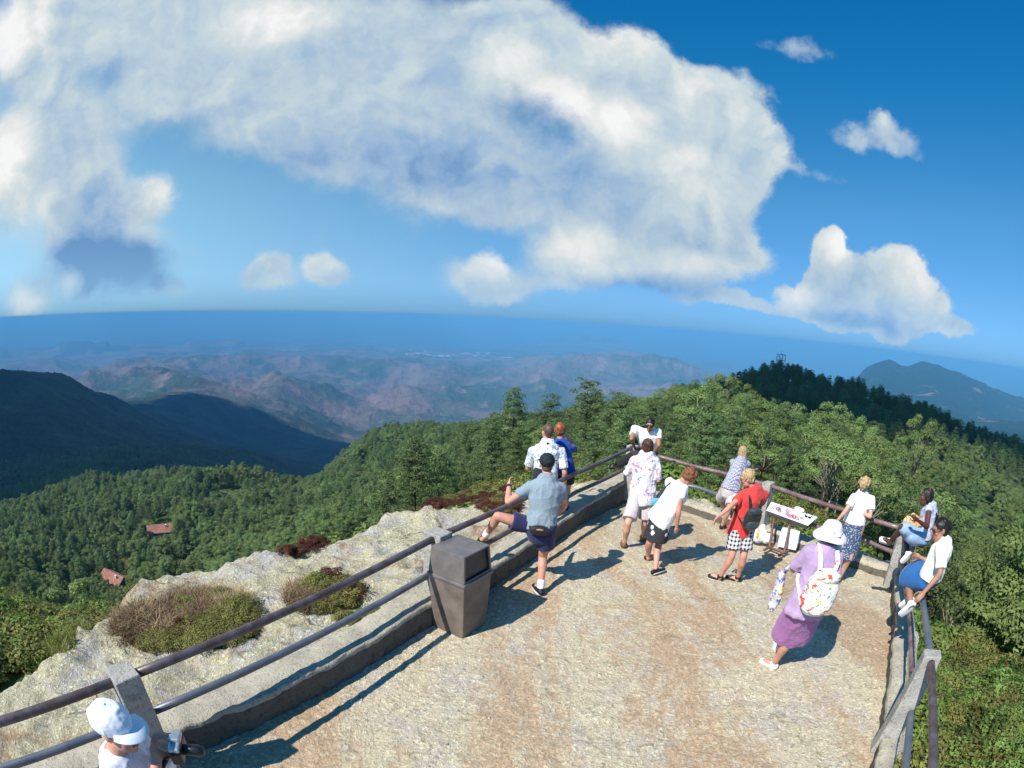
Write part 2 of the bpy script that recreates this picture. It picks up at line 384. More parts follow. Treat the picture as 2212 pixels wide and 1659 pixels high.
for az in (100, 130, 160, -160, -130, -105): th(az, (8, -3), (30, -13), (120, -45), (600, -160), (3000, -600), (12000, -900), (30000, -1040), (56000, -1100))
TP = np.array(TP)
def feat(az, lr): return np.stack([az / 13., lr / .62], -1)
def phi(d2): return np.sqrt(d2 + .03)
_X = feat(TP[:, 0], np.log(TP[:, 1])); _y = (TP[:, 2] - H) / TP[:, 1]
_D = phi(((_X[:, None] - _X[None]) ** 2).sum(-1)); _n = len(_X)
_A = np.block([[_D + np.eye(_n) * -2e-3, np.ones((_n, 1))], [np.ones((1, _n)), np.zeros((1, 1))]])
_w = np.linalg.solve(_A, np.append(_y, 0))
def terrain(x, y, detail=True):
    x = np.atleast_1d(np.asarray(x, float)); y = np.atleast_1d(np.asarray(y, float))
    r = np.hypot(x, y).clip(1.5); az = np.degrees(np.arctan2(x, y)); out = np.empty(len(x))
    for i in range(0, len(x), 40000):
        s_ = slice(i, i + 40000); q = feat(az[s_], np.log(r[s_]))
        out[s_] = phi(((q[:, None] - _X[None]) ** 2).sum(-1)) @ _w[:-1] + _w[-1]
    z = H + out * r
    if detail:
        p = np.stack([x, y, np.zeros_like(x)], 1)
        n1 = fbm(p / 9., 3) - .5; z = z + n1 * np.clip((r - 8) / 20, 0, 1) * 1.4
        k = np.clip((r - 120) / 500, 0, 1); z = z + (ridged(p / 260., 4) - .42) * 34 * k * np.clip(1.6 - r / 3500, .3, 1)
        k = np.clip((r - 2600) / 2200, 0, 1) * np.clip(1 - (r - 14000) / 6000, 0, 1)
        far = (ridged(p / 2100., 6, .52) - .42) * 430 + (ridged(p / 700. + 3, 4, .55) - .42) * 150
        m = np.clip(1.25 - np.abs(az - 48) / 14., 0, 1); far = far * (1 - .55 * m)
        fade = np.clip(1 - (r - 7500) / 9000, .18, 1); z = z + far * k * fade
        for qx, qy, w_, hh in PEAKS: z = z + hh * np.clip(1 - np.hypot(x - qx, y - qy) / w_, 0, 1) ** 1.2
        # flat-topped hills near the coast
        for (a0, r0, w, d, h) in ((-52.5, 14500, 1900, 700, 120), (-47, 14300, 800, 600, 130), (-43.5, 14500, 500, 400, 115), (-32.4, 15500, 1000, 500, 160), (-60, 14200, 1500, 600, 90)):
            u = (np.radians(az - a0) * r) / w; v = (r - r0) / d
            z = z + h * np.clip(1.9 - 1.9 * (np.abs(u) ** 3 + v * v), 0, 1) * (.85 + .3 * fbm(p / 300., 2))
    return z
PEAKS = []
def add_peaks():
    for (x_, y_, r_, w_) in ((1850, 815, 5450, 500), (1908, 788, 5600, 520), (1950, 797, 5700, 500), (1992, 782, 5800, 560), (2060, 804, 5600, 560), (2120, 842, 5400, 500)):
        q = at_r(x_, y_, r_); dz = q[2] - float(terrain(q[0], q[1])[0])
        if dz > 0: PEAKS.append((q[0], q[1], w_, dz))
add_peaks()
def build_terrain():
    az = np.concatenate([np.arange(-180, -84, 3.), np.arange(-84, 88, .22), np.arange(88, 180, 3.)])
    rr = [2.0]
    while rr[-1] < 60000: rr.append(rr[-1] * (1.035 if rr[-1] < 25 else 1.0135 if rr[-1] < 300 else 1.0085 if rr[-1] < 3800 else 1.0095) + .02)
    rr = np.array(rr); A, Q = len(az), len(rr)
    X = (np.sin(np.radians(az))[None] * rr[:, None]).ravel(); Y = (np.cos(np.radians(az))[None] * rr[:, None]).ravel()
    Z = terrain(X, Y)
    Rv = np.hypot(X, Y)
    # tree canopy of the far hillsides: real bumps, one per crown
    tc = vnoise(np.stack([X / 5.5, Y / 5.5, Z * 0], 1)); k = np.clip((Rv - 330) / 150, 0, 1) * np.clip(1 - (Rv - 3000) / 1500, 0, 1)
    Z = Z + (tc - .4) * 6.5 * k
    v = np.stack([X, Y, Z], 1)
    i = np.arange(Q - 1)[:, None] * A + np.arange(A)[None]; j = np.arange(Q - 1)[:, None] * A + (np.arange(A)[None] + 1) % A
    f = np.stack([i, j, j + A, i + A], -1).reshape(-1, 4)
    c0 = len(v); v = np.vstack([v, [[0, 0, -1.7]]])
    me = new_mesh('hills', v, f, MAT['hills'])
    o = link('hills', me); tag(o, 'wooded mountain slopes falling to dry hills and a coastal plain', kind='structure')
    return o
def hills_material():
    t = material('hills'); co = t.co
    ln = t.vec('LENGTH', co)
    forest = t.mix(t.ss(t.noise(co, .09, 6, .65), .35, .65), (.004, .014, .008), (.020, .042, .018))
    forest = t.mix(t.ss(t.noise(co, .006, 4), .45, .62, 0, .5), forest, (.07, .10, .035))
    soil = t.mix(t.ss(t.noise(co, .7, 5), .35, .65), (.07, .10, .03), (.15, .17, .06))
    near = t.mix(t.ss(t.noise(co, .35, 6, .7), .4, .6), soil, (.05, .085, .028))
    dryA = t.mix(t.ss(t.noise(co, .0011, 7, .62), .38, .62), (.065, .095, .055), (.25, .17, .14))
    dry = t.mix(t.ss(t.noise(co, .0030, 6, .7), .52, .70, 0, .75), dryA, (.34, .24, .215))
    dry = t.mix(t.ss(t.noise(co, .009, 5, .7), .55, .7, 0, .75), dry, (.03, .06, .04))
    # pale fields and towns on the plain
    vo = t.voro(co, .0016, 'F1', 'Color'); sp = t.new('ShaderNodeSeparateColor'); t.put(sp.inputs[0], vo)
    plain = t.mix(t.ss(sp.outputs[0], .45, .9), (.05, .09, .06), (.26, .20, .16))
    town = t.math('MULTIPLY', t.ss(t.noise(co, .0003, 2), .56, .66), t.ss(t.voro(co, .006, 'F1', 'Distance'), .34, .16))
    plain = t.mix(town, plain, (.75, .72, .68))
    c = t.mix(t.ss(ln, 330, 480), near, forest)
    nz = t.math('MULTIPLY', t.math('SUBTRACT', t.noise(co, .0008, 4), .5), 1800)
    lz = t.math('ADD', ln, nz)
    c = t.mix(t.ss(lz, 3000, 4300), c, dry)
    c = t.mix(t.ss(lz, 10500, 13500, 0, .8), c, plain)
    # the high ridge on the far side stays wooded
    sep = t.new('ShaderNodeSeparateXYZ'); t.put(sep.inputs[0], co)
    hi = t.math('MULTIPLY', t.ss(sep.outputs[2], -640, -450), t.ss(t.noise(co, .004, 5), .72, .60))
    hi = t.math('MULTIPLY', hi, t.ss(t.math('SUBTRACT', sep.outputs[0], t.math('MULTIPLY', sep.outputs[1], .62)), 0, 700))
    c = t.mix(hi, c, (.012, .034, .02))
    t.put(t.b.inputs['Base Color'], c); t.b.inputs['Roughness'].default_value = .9; t.b.inputs['Specular IOR Level'].default_value = .05
    bump(t, t.math('ADD', t.noise(co, .13, 3, .6), t.math('ADD', t.math('MULTIPLY', t.noise(co, .018, 3), 3), t.math('MULTIPLY', t.math('MULTIPLY', t.noise(co, .004, 7, .68), 26), t.ss(ln, 2500, 5000)))), 1.0, 5.0)
    return t.m
MAT = {}
MAT['hills'] = hills_material()
build_terrain()
def build_town():
    g = np.random.default_rng(8); b = MB()
    for px, py, sx, sy, n in ((945, 771, 42, 3.2, 90), (905, 773, 22, 1.6, 30), (1085, 777, 48, 2.6, 55), (1015, 766, 40, 2, 25), (640, 757, 30, 1.5, 14), (1330, 772, 60, 5, 30), (1190, 745, 40, 1.2, 14), (1720, 772, 40, 4, 24)):
        for _ in range(n):
            p = at_z(px + g.normal(0, sx * .5), py + g.normal(0, sy * .5), -900); r = math.hypot(p[0], p[1])
            if r > 26000 or r < 5000: continue
            z = float(terrain(p[0], p[1])[0]); q = at_r(1106, 829, 1); w = g.uniform(10, 48); a = g.uniform(0, 3.1)
            b.box((p[0], p[1], z + 6), (w, w * g.uniform(.3, .8), g.uniform(6, 16)), [[math.cos(a), math.sin(a), 0], [-math.sin(a), math.cos(a), 0], [0, 0, 1]])
    o = b.build('town', simple('town_white', (.55, .53, .50), .8, .2, .01), None, smooth=False); tag(o, 'far-off white town scattered over the hazy plain', kind='stuff')
build_town()
def build_sea():
    t = material('sea'); n = t.noise(t.co, .004, 5)
    t.put(t.b.inputs['Base Color'], t.mix(t.ss(n, .3, .7), (.02, .10, .17), (.03, .13, .2)))
    t.b.inputs['Roughness'].default_value = .55
    K = 256; v = [(0, 0, -1000)] + [(57000 * math.sin(2 * math.pi * k / K), 57000 * math.cos(2 * math.pi * k / K), -1000) for k in range(K)]
    o = link('sea', new_mesh('sea', v, [(0, 1 + (k + 1) % K, 1 + k) for k in range(K)], t.m, False))
    tag(o, 'hazy blue sea reaching to the horizon', kind='structure')
build_sea()
def cloud(px, r, sx, sy, az, thick, t_, seed):
    """an unseen cloud added between the sun and a hillside to shade it"""
    c = np.array([r * math.sin(R(px)), r * math.cos(R(px)), 0]); c[2] = float(terrain(c[0], c[1])[0]); c = c + SUN_DIR * t_
    K, J = 96, 48; v = []
    for j in range(J + 1):
        for k in range(K):
            th_, a = math.pi * j / J, 2 * math.pi * k / K; v.append((math.sin(th_) * math.cos(a), math.sin(th_) * math.sin(a), math.cos(th_)))
    v = np.array(v); n = ridged(v * 1.7 + seed, 5) * .9 + fbm(v * 5 + seed, 4) * .35; v = v * (.45 + n)[:, None]; v[:, 2] = np.where(v[:, 2] < -.25, -.25 + (v[:, 2] + .25) * .2, v[:, 2])
    ca, sa = math.cos(R(-az)), math.sin(R(-az)); X = v[:, 0] * sx; Y = v[:, 1] * sy; P_ = np.stack([X * ca - Y * sa, X * sa + Y * ca, v[:, 2] * thick], 1)
    f = [(j * K + k, (j + 1) * K + k, (j + 1) * K + (k + 1) % K, j * K + (k + 1) % K) for j in range(J) for k in range(K)]
    o = link('cloud', new_mesh('cloud', [tuple(q) for q in P_], f, simple('shade_cloud_white', (.9, .9, .9), 1, .02, .01)), None, tuple(c)); tag(o, 'unseen white cloud added between the sun and the hillside to shade it', kind='structure')
cloud(-40, 1780, 880, 1300, -40, 260, 6000, 1.3)  # unseen, added to throw shade on the left mountain
cloud(37, 262, 150, 62, 37, 40, 2600, 4.2)  # unseen, added to throw shade on the mast ridge
def build_haze():
    b = MB(); b.box((0, 0, (-1121 + 7) / 2), (61000, 61000, (7 + 1121) / 2))
    m = bpy.data.materials.new('haze'); m.use_nodes = True; t = NT(m.node_tree); t.n.clear()
    o_ = t.new('ShaderNodeOutputMaterial'); pv = t.new('ShaderNodeVolumePrincipled')
    pv.inputs['Color'].default_value = HAZE_COL; pv.inputs['Density'].default_value = HAZE_DENS; pv.inputs['Anisotropy'].default_value = 0
    t.l.new(pv.outputs[0], o_.inputs['Volume'])
    ob = b.build('haze', m, None, smooth=False); tag(ob, 'pale blue haze lying over the plain and the far hills', kind='stuff')
HAZE_COL = (.20, .58, .97, 1); HAZE_DENS = 1.25e-4
build_haze()
# ---- 04 summit rock, platform floor, kerb walls, railings ----
rng = np.random.default_rng(11); random.seed(5)
def gz(x, y):
    d = (3.49 - x) * .833 + (9.47 - y) * .554
    t = np.clip(d / 3, 0, 1); return -.2 * (1 - t * t * (3 - 2 * t))
L_IN = [(-4.3, -1.6), (-3.35, .35), (-2.33, 2.35), (-1.63, 3.42), (-.80, 4.86), (.12, 6.35), (.90, 7.72), (2.30, 9.9), (2.62, 10.36)]      # inner foot of the left kerb
R_IN = [(2.62, 10.36), (3.49, 9.5), (3.86, 9.02), (4.70, 7.82), (5.66, 6.47), (6.02, 5.86)]
T_IN = [(6.02, 5.86), (5.10, 4.72), (4.48, 3.98), (3.66, 2.98), (3.08, 2.26), (2.35, 1.25), (1.2, -.4)]
ROCK_PX = [(0, 1478), (70, 1432), (180, 1347), (270, 1264), (350, 1226), (430, 1202), (520, 1192), (600, 1190), (690, 1160), (760, 1131), (830, 1106), (960, 1091), (1090, 1064), (1180, 1042), (1270, 1030), (1345, 1022)]
def poly_dist(px, py, poly):
    """signed distance to a polygon, positive inside"""
    poly = np.array(poly); d = np.full(len(px), 1e9); ins = np.zeros(len(px), bool); n = len(poly)
    for i in range(n):
        a, b = poly[i], poly[(i + 1) % n]; e = b - a
        t = np.clip(((px - a[0]) * e[0] + (py - a[1]) * e[1]) / (e @ e), 0, 1)
        d = np.minimum(d, np.hypot(px - a[0] - t * e[0], py - a[1] - t * e[1]))
        c = ((a[1] > py) != (b[1] > py)) & (px < (b[0] - a[0]) * (py - a[1]) / (b[1] - a[1] + 1e-12) + a[0]); ins ^= c
    return np.where(ins, d, -d)
FLOOR_POLY = [(1.2, -.4), (-4.3, -1.6)][1:] + L_IN[1:] + R_IN[1:] + T_IN[1:]
ROCK_POLY = [(-9, -2)] + [tuple(at_z(x, y, -.12)[:2]) for x, y in ROCK_PX] + [(3.2, 11.2), (4.4, 9.8), (5.6, 7.9), (6.6, 6.2), (6.3, 5.6), (4.2, 3.2), (3.0, 1.7), (2, -2)]
def lichen_rock(name, soil, pale, grey, zone, th=.5, streak=False):
    t = material(name); co = t.co
    cz = co
    if streak:
        mp = t.new('ShaderNodeMapping'); t.put(mp.inputs['Vector'], co); mp.inputs['Rotation'].default_value = (0, 0, R(38)); mp.inputs['Scale'].default_value = (1, .30, 1); cz = mp.outputs[0]
    z = t.noise(cz, zone, 6, .62, .6)
    patch = t.ss(t.math('ADD', t.math('MULTIPLY', z, .78), t.math('MULTIPLY', t.noise(co, 5.5, 5, .7), .22)), .0 + th - .045, th + .045)
    vo = t.new('ShaderNodeTexVoronoi'); wob = t.vec('ADD', co, t.vec('SCALE', t.vec('SUBTRACT', t.new('ShaderNodeTexNoise').outputs['Color'], (.5, .5, .5)), sc=.0))
    t.put(vo.inputs['Vector'], co); vo.inputs['Scale'].default_value = 34
    sp = t.new('ShaderNodeSeparateColor'); t.put(sp.inputs[0], vo.outputs['Color'])
    g1 = t.noise(co, 30, 4, .7); g2 = t.noise(co, 75, 3, .7)
    soilc = t.mix(t.ss(g1, .3, .7), tuple(c * .72 for c in soil), tuple(min(1, c * 1.2) for c in soil))
    palec = t.mix(t.ss(t.noise(co, 1.7, 5, .7), .44, .62), pale, grey)
    palec = t.mix(t.ss(sp.outputs[0], .35, .95, 0, .55), palec, tuple(min(1, c * 1.45) for c in pale))
    palec = t.mix(t.ss(sp.outputs[1], .80, .95, 0, .5), palec, tuple(c * .35 for c in soil))
    crumbs = t.ss(t.math('SUBTRACT', g1, t.math('MULTIPLY', g2, .35)), .33, .42)
    f = t.math('MULTIPLY', patch, t.math('ADD', .45, t.math('MULTIPLY', crumbs, .55)))
    f = t.math('MAXIMUM', f, t.math('MULTIPLY', t.ss(sp.outputs[2], .8, .86), .35))
    c = t.mix(f, soilc, palec)
    c = t.mix(t.ss(t.noise(co, 19, 6, .75), .62, .70, 0, .75), c, tuple(c_ * .28 for c_ in soil))
    t.put(t.b.inputs['Base Color'], c); t.b.inputs['Roughness'].default_value = .92; t.b.inputs['Specular IOR Level'].default_value = .12
    cr = t.voro(t.vec('ADD', co, t.vec('SCALE', t.noise_c(co, 3), sc=.5)), 1.15, 'DISTANCE_TO_EDGE'); ck = t.math('MULTIPLY', t.ss(cr, .022 if streak else .035, .0), t.ss(t.noise(co, 1.3, 3), .48, .6))
    c = t.mix(t.math('MULTIPLY', ck, .35 if streak else .8), c, tuple(c_ * .22 for c_ in soil)); t.put(t.b.inputs['Base Color'], c)
    h = t.math('ADD', t.math('MULTIPLY', g1, .9), t.math('ADD', t.math('MULTIPLY', g2, .45), t.math('MULTIPLY', f, .35)))
    bump(t, h, 1.0, .024 if streak else .035)
    return t.m
MAT['floor'] = lichen_rock('floor_rock', (.48, .345, .22), (.70, .655, .46), (.62, .60, .55), .95, .492, True)
MAT['rock'] = lichen_rock('lichen_rock', (.36, .25, .16), (.71, .71, .48), (.63, .66, .69), .75, .425)
def grid_sheet(name, x0, x1, y0, y1, st, zf, keep, mat):
    xs = np.arange(x0, x1, st); ys = np.arange(y0, y1, st); X, Y = np.meshgrid(xs, ys); X = X.ravel(); Y = Y.ravel()
    Z = zf(X, Y); nx, ny = len(xs), len(ys)
    i = (np.arange(ny - 1)[:, None] * nx + np.arange(nx - 1)[None]).ravel(); f = np.stack([i, i + 1, i + nx + 1, i + nx], 1)
    k = keep(X, Y, Z); f = f[k[f].all(1)]
    u, inv = np.unique(f, return_inverse=True)
    return link(name, new_mesh(name, np.stack([X, Y, Z], 1)[u], inv.reshape(-1, 4), mat))
def floor_z(x, y):
    p = np.stack([x, y, x * 0], 1)
    return gz(x, y) + (fbm(p * 1.1, 3) - .5) * .035 + (ridged(p * 5.5, 3) - .45) * .022 + (vnoise(p * 24) - .5) * .014
o = grid_sheet('ground', -4.5, 6.3, -1.7, 10.6, .032, floor_z, lambda x, y, z: poly_dist(x, y, FLOOR_POLY) > -.12, MAT['floor'])
tag(o, 'worn lichen-spotted rock floor of the lookout', kind='structure')
def rock_z(x, y):
    d = poly_dist(x, y, ROCK_POLY); p = np.stack([x, y, x * 0], 1)
    di = poly_dist(x, y, FLOOR_POLY)                       # negative outside the lookout
    d = d + (fbm(p * 1.3, 4) - .5) * .9
    top = .14 + .10 * np.clip(-di / 1.2, 0, 1) * np.clip((4.6 - y) / 3, 0, 1) - .055 * np.clip(-di - .4, 0, 9) * np.where(x < 2.8, 1, 5)
    top = np.where((x > 2.6) | (y > 10.3), top + gz(x, y) - .02 * 0, top)
    top = top + (fbm(p * .9, 4) - .5) * .34 + (ridged(p * 2.6, 5) - .45) * .17 - .10 * np.clip(.16 - np.abs(fbm(p * 1.5 + 4, 4) - .5) * 2, 0, 1) + (vnoise(p * 16) - .5) * .03
    dr = np.clip(.55 - d, 0, 99); z = top - dr ** 1.5 * 1.25 * np.where(d < .55, 1, 0)
    return np.where(di > -.05, np.minimum(z, -.33), z)
o = grid_sheet('rock_ground', -10, 8, -2.5, 12.5, .05, rock_z, lambda x, y, z: (z > -6) & (poly_dist(x, y, FLOOR_POLY) < .35), MAT['rock'])
tag(o, 'pale lichen-covered summit rock outside the railing', kind='structure')

def gravel():
    g = np.random.default_rng(21); V, F = [], []
    ico = np.array([(0, 0, 1), (.89, 0, .45), (.28, .85, .45), (-.72, .53, .45), (-.72, -.53, .45), (.28, -.85, .45), (.72, .53, -.45), (-.28, .85, -.45), (-.89, 0, -.45), (-.28, -.85, -.45), (.72, -.53, -.45), (0, 0, -1)])
    fc = np.array([(0, 1, 2), (0, 2, 3), (0, 3, 4), (0, 4, 5), (0, 5, 1), (1, 6, 2), (2, 7, 3), (3, 8, 4), (4, 9, 5), (5, 10, 1), (6, 7, 2), (7, 8, 3), (8, 9, 4), (9, 10, 5), (10, 6, 1), (11, 7, 6), (11, 8, 7), (11, 9, 8), (11, 10, 9), (11, 6, 10)])
    x, y = g.uniform(-3, 6, 9000), g.uniform(0, 10.3, 9000); d = poly_dist(x, y, FLOOR_POLY); cl = fbm(np.stack([x, y, x * 0], 1) * 1.3, 3)
    k = (d > .03) & (g.random(9000) < np.clip(np.exp(-d * 3.5) * .8 + (cl > .56) * .35, 0, 1)); x, y = x[k], y[k]; z = floor_z(x, y)
    for i in range(len(x)):
        s = g.uniform(.004, .011) * (1.9 if g.random() < .06 else 1); q = ico * (1 + g.normal(0, .18, (12, 1))) * s * np.array([1, g.uniform(.6, 1), g.uniform(.5, .8)]); F.append(fc + 12 * i); V.append(q + [x[i], y[i], z[i] + s * .3])
    m = material('gravel'); n = m.noise(m.co, 40, 2); m.put(m.b.inputs['Base Color'], m.ramp(n, [(.3, (.16, .12, .09)), (.5, (.42, .36, .28)), (.7, (.66, .62, .55))])); m.b.inputs['Roughness'].default_value = .9
    tag(link('gravel', new_mesh('gravel', np.vstack(V), np.vstack(F), m.m, False)), 'loose grit and small stones on the rock floor, thickest along the kerbs', kind='stuff')
gravel()
def concrete(name, col, stain):
    t = material(name); co = t.co
    n = t.noise(co, 3.2, 6, .7); g = t.noise(co, 45, 4, .7)
    c = t.mix(t.ss(n, .36, .64), tuple(a * .8 for a in col), col)
    c = t.mix(t.ss(t.noise(co, 7, 5, .75), .52, .66, 0, .75), c, stain)
    c = t.mix(t.ss(t.noise(co, 26, 4, .75), .54, .64, 0, .65), c, tuple(a * .38 for a in col)); c = t.mix(t.ss(g, .60, .68, 0, .7), c, tuple(a * .3 for a in col))
    t.put(t.b.inputs['Base Color'], c); t.b.inputs['Roughness'].default_value = .9; t.b.inputs['Specular IOR Level'].default_value = .15
    bump(t, t.math('ADD', g, t.math('MULTIPLY', n, .6)), .8, .02)
    return t.m
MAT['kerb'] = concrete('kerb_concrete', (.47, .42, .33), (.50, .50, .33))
MAT['kerb_side'] = concrete('kerb_face_shade', (.15, .135, .11), (.05, .05, .04))  # inner kerb face coloured darker to deepen the shade on it
MAT['post'] = concrete('post_concrete', (.42, .40, .36), (.22, .20, .18))
def resample(pts, st):
    pts = np.array(pts, float); out = [pts[0]]
    for a, b in zip(pts[:-1], pts[1:]):
        k = max(1, int(np.linalg.norm(b - a) / st)); out += [a + (b - a) * i / k for i in range(1, k + 1)]
    return np.array(out)
def low_wall(inner, width, top, label):
    """rough concrete kerb: inner line, width outwards, top height function"""
    p = resample(inner, .06); tg = np.gradient(p, axis=0); tg /= np.linalg.norm(tg, axis=1)[:, None]; nr = np.stack([-tg[:, 1], tg[:, 0]], 1)
    for _ in range(8): nr[1:-1] = (nr[:-2] + nr[1:-1] * 2 + nr[2:]) / 4
    wob = fbm(np.stack([p[:, 0] * 2.5, p[:, 1] * 2.5, p[:, 0] * 0], 1), 4) - .5
    prof = [(0, -.5), (.015, -.2), (.01, -.05), (.03, -.012), (.07, 0), (.5, .008), (.93, 0), (.985, -.03), (1, -.5)]
    v = []; K = len(prof)
    for i, (q, n_) in enumerate(zip(p, nr)):
        zt = top(q[0], q[1]) + wob[i] * .06
        for j, (a, dz) in enumerate(prof):
            w = width * a + (hash3(np.array([i]), np.array([j]), np.array([3]))[0] - .5) * .016 + wob[i] * .05
            v.append((q[0] + n_[0] * w, q[1] + n_[1] * w, zt + dz + (hash3(np.array([i]), np.array([j]), np.array([9]))[0] - .5) * .012))
    v = np.array(v); i = np.arange(len(p) - 1)[:, None] * K + np.arange(K - 1)[None]; f = np.stack([i, i + K, i + K + 1, i + 1], -1).reshape(-1, 4)
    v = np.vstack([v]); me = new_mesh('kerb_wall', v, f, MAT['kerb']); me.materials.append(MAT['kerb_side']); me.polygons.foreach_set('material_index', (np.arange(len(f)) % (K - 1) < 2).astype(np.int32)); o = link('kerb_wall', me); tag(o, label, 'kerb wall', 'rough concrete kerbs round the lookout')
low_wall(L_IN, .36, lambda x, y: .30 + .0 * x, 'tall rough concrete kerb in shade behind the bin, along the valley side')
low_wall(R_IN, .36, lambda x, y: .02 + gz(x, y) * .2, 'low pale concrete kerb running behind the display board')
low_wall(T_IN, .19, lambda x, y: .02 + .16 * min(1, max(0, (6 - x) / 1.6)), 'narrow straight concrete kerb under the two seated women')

def pipe_mat(name, a, b_):
    t = material(name); n = t.noise(t.vec('MULTIPLY', t.co, (1, 1, 1)), 5, 6, .7)
    t.put(t.b.inputs['Base Color'], t.mix(t.ss(n, .40, .62), a, b_)); t.b.inputs['Roughness'].default_value = .42; t.b.inputs['Metallic'].default_value = .25; t.b.inputs['Specular IOR Level'].default_value = .5
    bump(t, t.noise(t.co, 60, 4, .7), .25, .003); return t.m
MAT['rail_brown'] = pipe_mat('rail_brown', (.085, .055, .05), (.14, .115, .125)); MAT['rail_grey'] = pipe_mat('rail_grey', (.10, .12, .15), (.15, .16, .185)); MAT['rail_red'] = pipe_mat('rail_red', (.17, .09, .085), (.27, .19, .19))
def railing(posts, rails, label):
    o = empty('railing', (posts[0][0][0], posts[0][0][1], posts[0][1]), label, 'railing', 'pipe railings round the lookout'); base = np.array(o.location)
    for (x, y), z0, z1, w, d, dirv, lean in posts:
        b = MB(); ax0 = unit([dirv[0], dirv[1], 0]); ax1 = np.array([-ax0[1], ax0[0], 0])
        h = z1 - z0; N = 7; v = []
        for k in range(N + 1):
            f = k / N; gw = (1.12 - .12 * f); c = np.array([x, y, 0]) + np.array([lean[0], lean[1], 0]) * (1 - f)
            for i, j in ((-1, -1), (1, -1), (1, 1), (-1, 1)):
                jit = rng.normal(0, .004, 3); v.append(c + ax0 * i * w * gw + ax1 * j * d * gw + np.array([0, 0, z0 + h * f]) + jit)
        fc = [(3, 2, 1, 0), tuple(4 * N + k for k in range(4))]
        for k in range(N):
            for i in range(4): fc.append((4 * k + i, 4 * k + (i + 1) % 4, 4 * k + 4 + (i + 1) % 4, 4 * k + 4 + i))
        b.add(v, fc); b.build('post', MAT['post'], o, base, smooth=False, bevel=.012)
    for pts, r, m in rails:
        pts = [np.array(p, float) for p in pts]; P = []
        for a, c in zip(pts[:-1], pts[1:]):
            for k in range(8): P.append(a + (c - a) * k / 8 - np.array([0, 0, .012 * math.sin(math.pi * k / 8)]))
        P.append(pts[-1]); b = MB(); b.tube(P, r, 14, cap=False); b.build('rail', MAT[m], o, base)
    return o
PL, PM, PC, PK, PT = (-2.42, 2.06), (-.70, 5.24), (2.40, 9.98), (5.86, 5.74), (3.385, 2.45)
dL1 = np.subtract(PM, PL); dL2 = np.subtract(PC, PM); dT = np.subtract(PT, PK); PR = (4.56, 8.22)
railing([(PL, .1, 1.06, .105, .115, dL1, (0, 0)), (PM, .1, 1.06, .10, .115, dL2, (0, 0)), (PC, -.1, 1.0, .09, .10, dL2, (0, 0))],
        [([(-3.62, -.15, 1.0), (*PL, 1.0)], .036, 'rail_brown'), ([(*PL, 1.0), (*PM, 1.0)], .036, 'rail_brown'), ([(*PM, 1.0), (1.0, 7.86, 1.0), (*PC, .97)], .036, 'rail_brown'),
         ([(-3.72, -.1, .55), (-2.46, 2.2, .55)], .034, 'rail_grey'), ([(-2.46, 2.2, .55), (-.74, 5.28, .55)], .034, 'rail_grey'), ([(-.74, 5.30, .55), (1.13, 8.36, .55), (2.30, 10.0, .52)], .034, 'rail_brown')],
        'long dark pipe railing with pale concrete posts along the valley side')
railing([(PR, -.3, .80, .085, .095, (.55, -.83), (0, 0))],
        [([(*PC, .86), (3.0, 10.05, .77), (3.98, 8.95, .75), (*PR, .75)], .036, 'rail_red'), ([(*PR, .75), (5.27, 6.8, .75), (5.80, 5.80, .75)], .036, 'rail_red'), ([(2.55, 10.3, .36), (3.72, 9.5, .3), (4.5, 8.3, .3)], .034, 'rail_grey'), ([(4.5, 8.3, .3), (5.74, 6.41, .3), (5.97, 5.84, .3)], .034, 'rail_red')],
        'reddish brown pipe railing behind the display board')
railing([(PK, -.3, .80, .075, .085, dT, (0, 0)), (PT, .0, 1.06, .07, .085, dT, (-.06, .02))],
        [([(*PK, .77), (4.62, 4.06, .92), (*PT, 1.0)], .036, 'rail_grey'), ([(*PT, 1.0), (2.6, 1.41, 1.0), (1.4, -.2, 1.0)], .036, 'rail_brown'), ([(5.92, 5.72, .30), (4.45, 3.75, .45), (3.47, 2.5, .5)], .034, 'rail_red'), ([(3.47, 2.5, .5), (2.9, 1.8, .52), (1.6, 0, .55)], .034, 'rail_grey')],
        'grey pipe railing with a concrete post over the steep bushy slope')

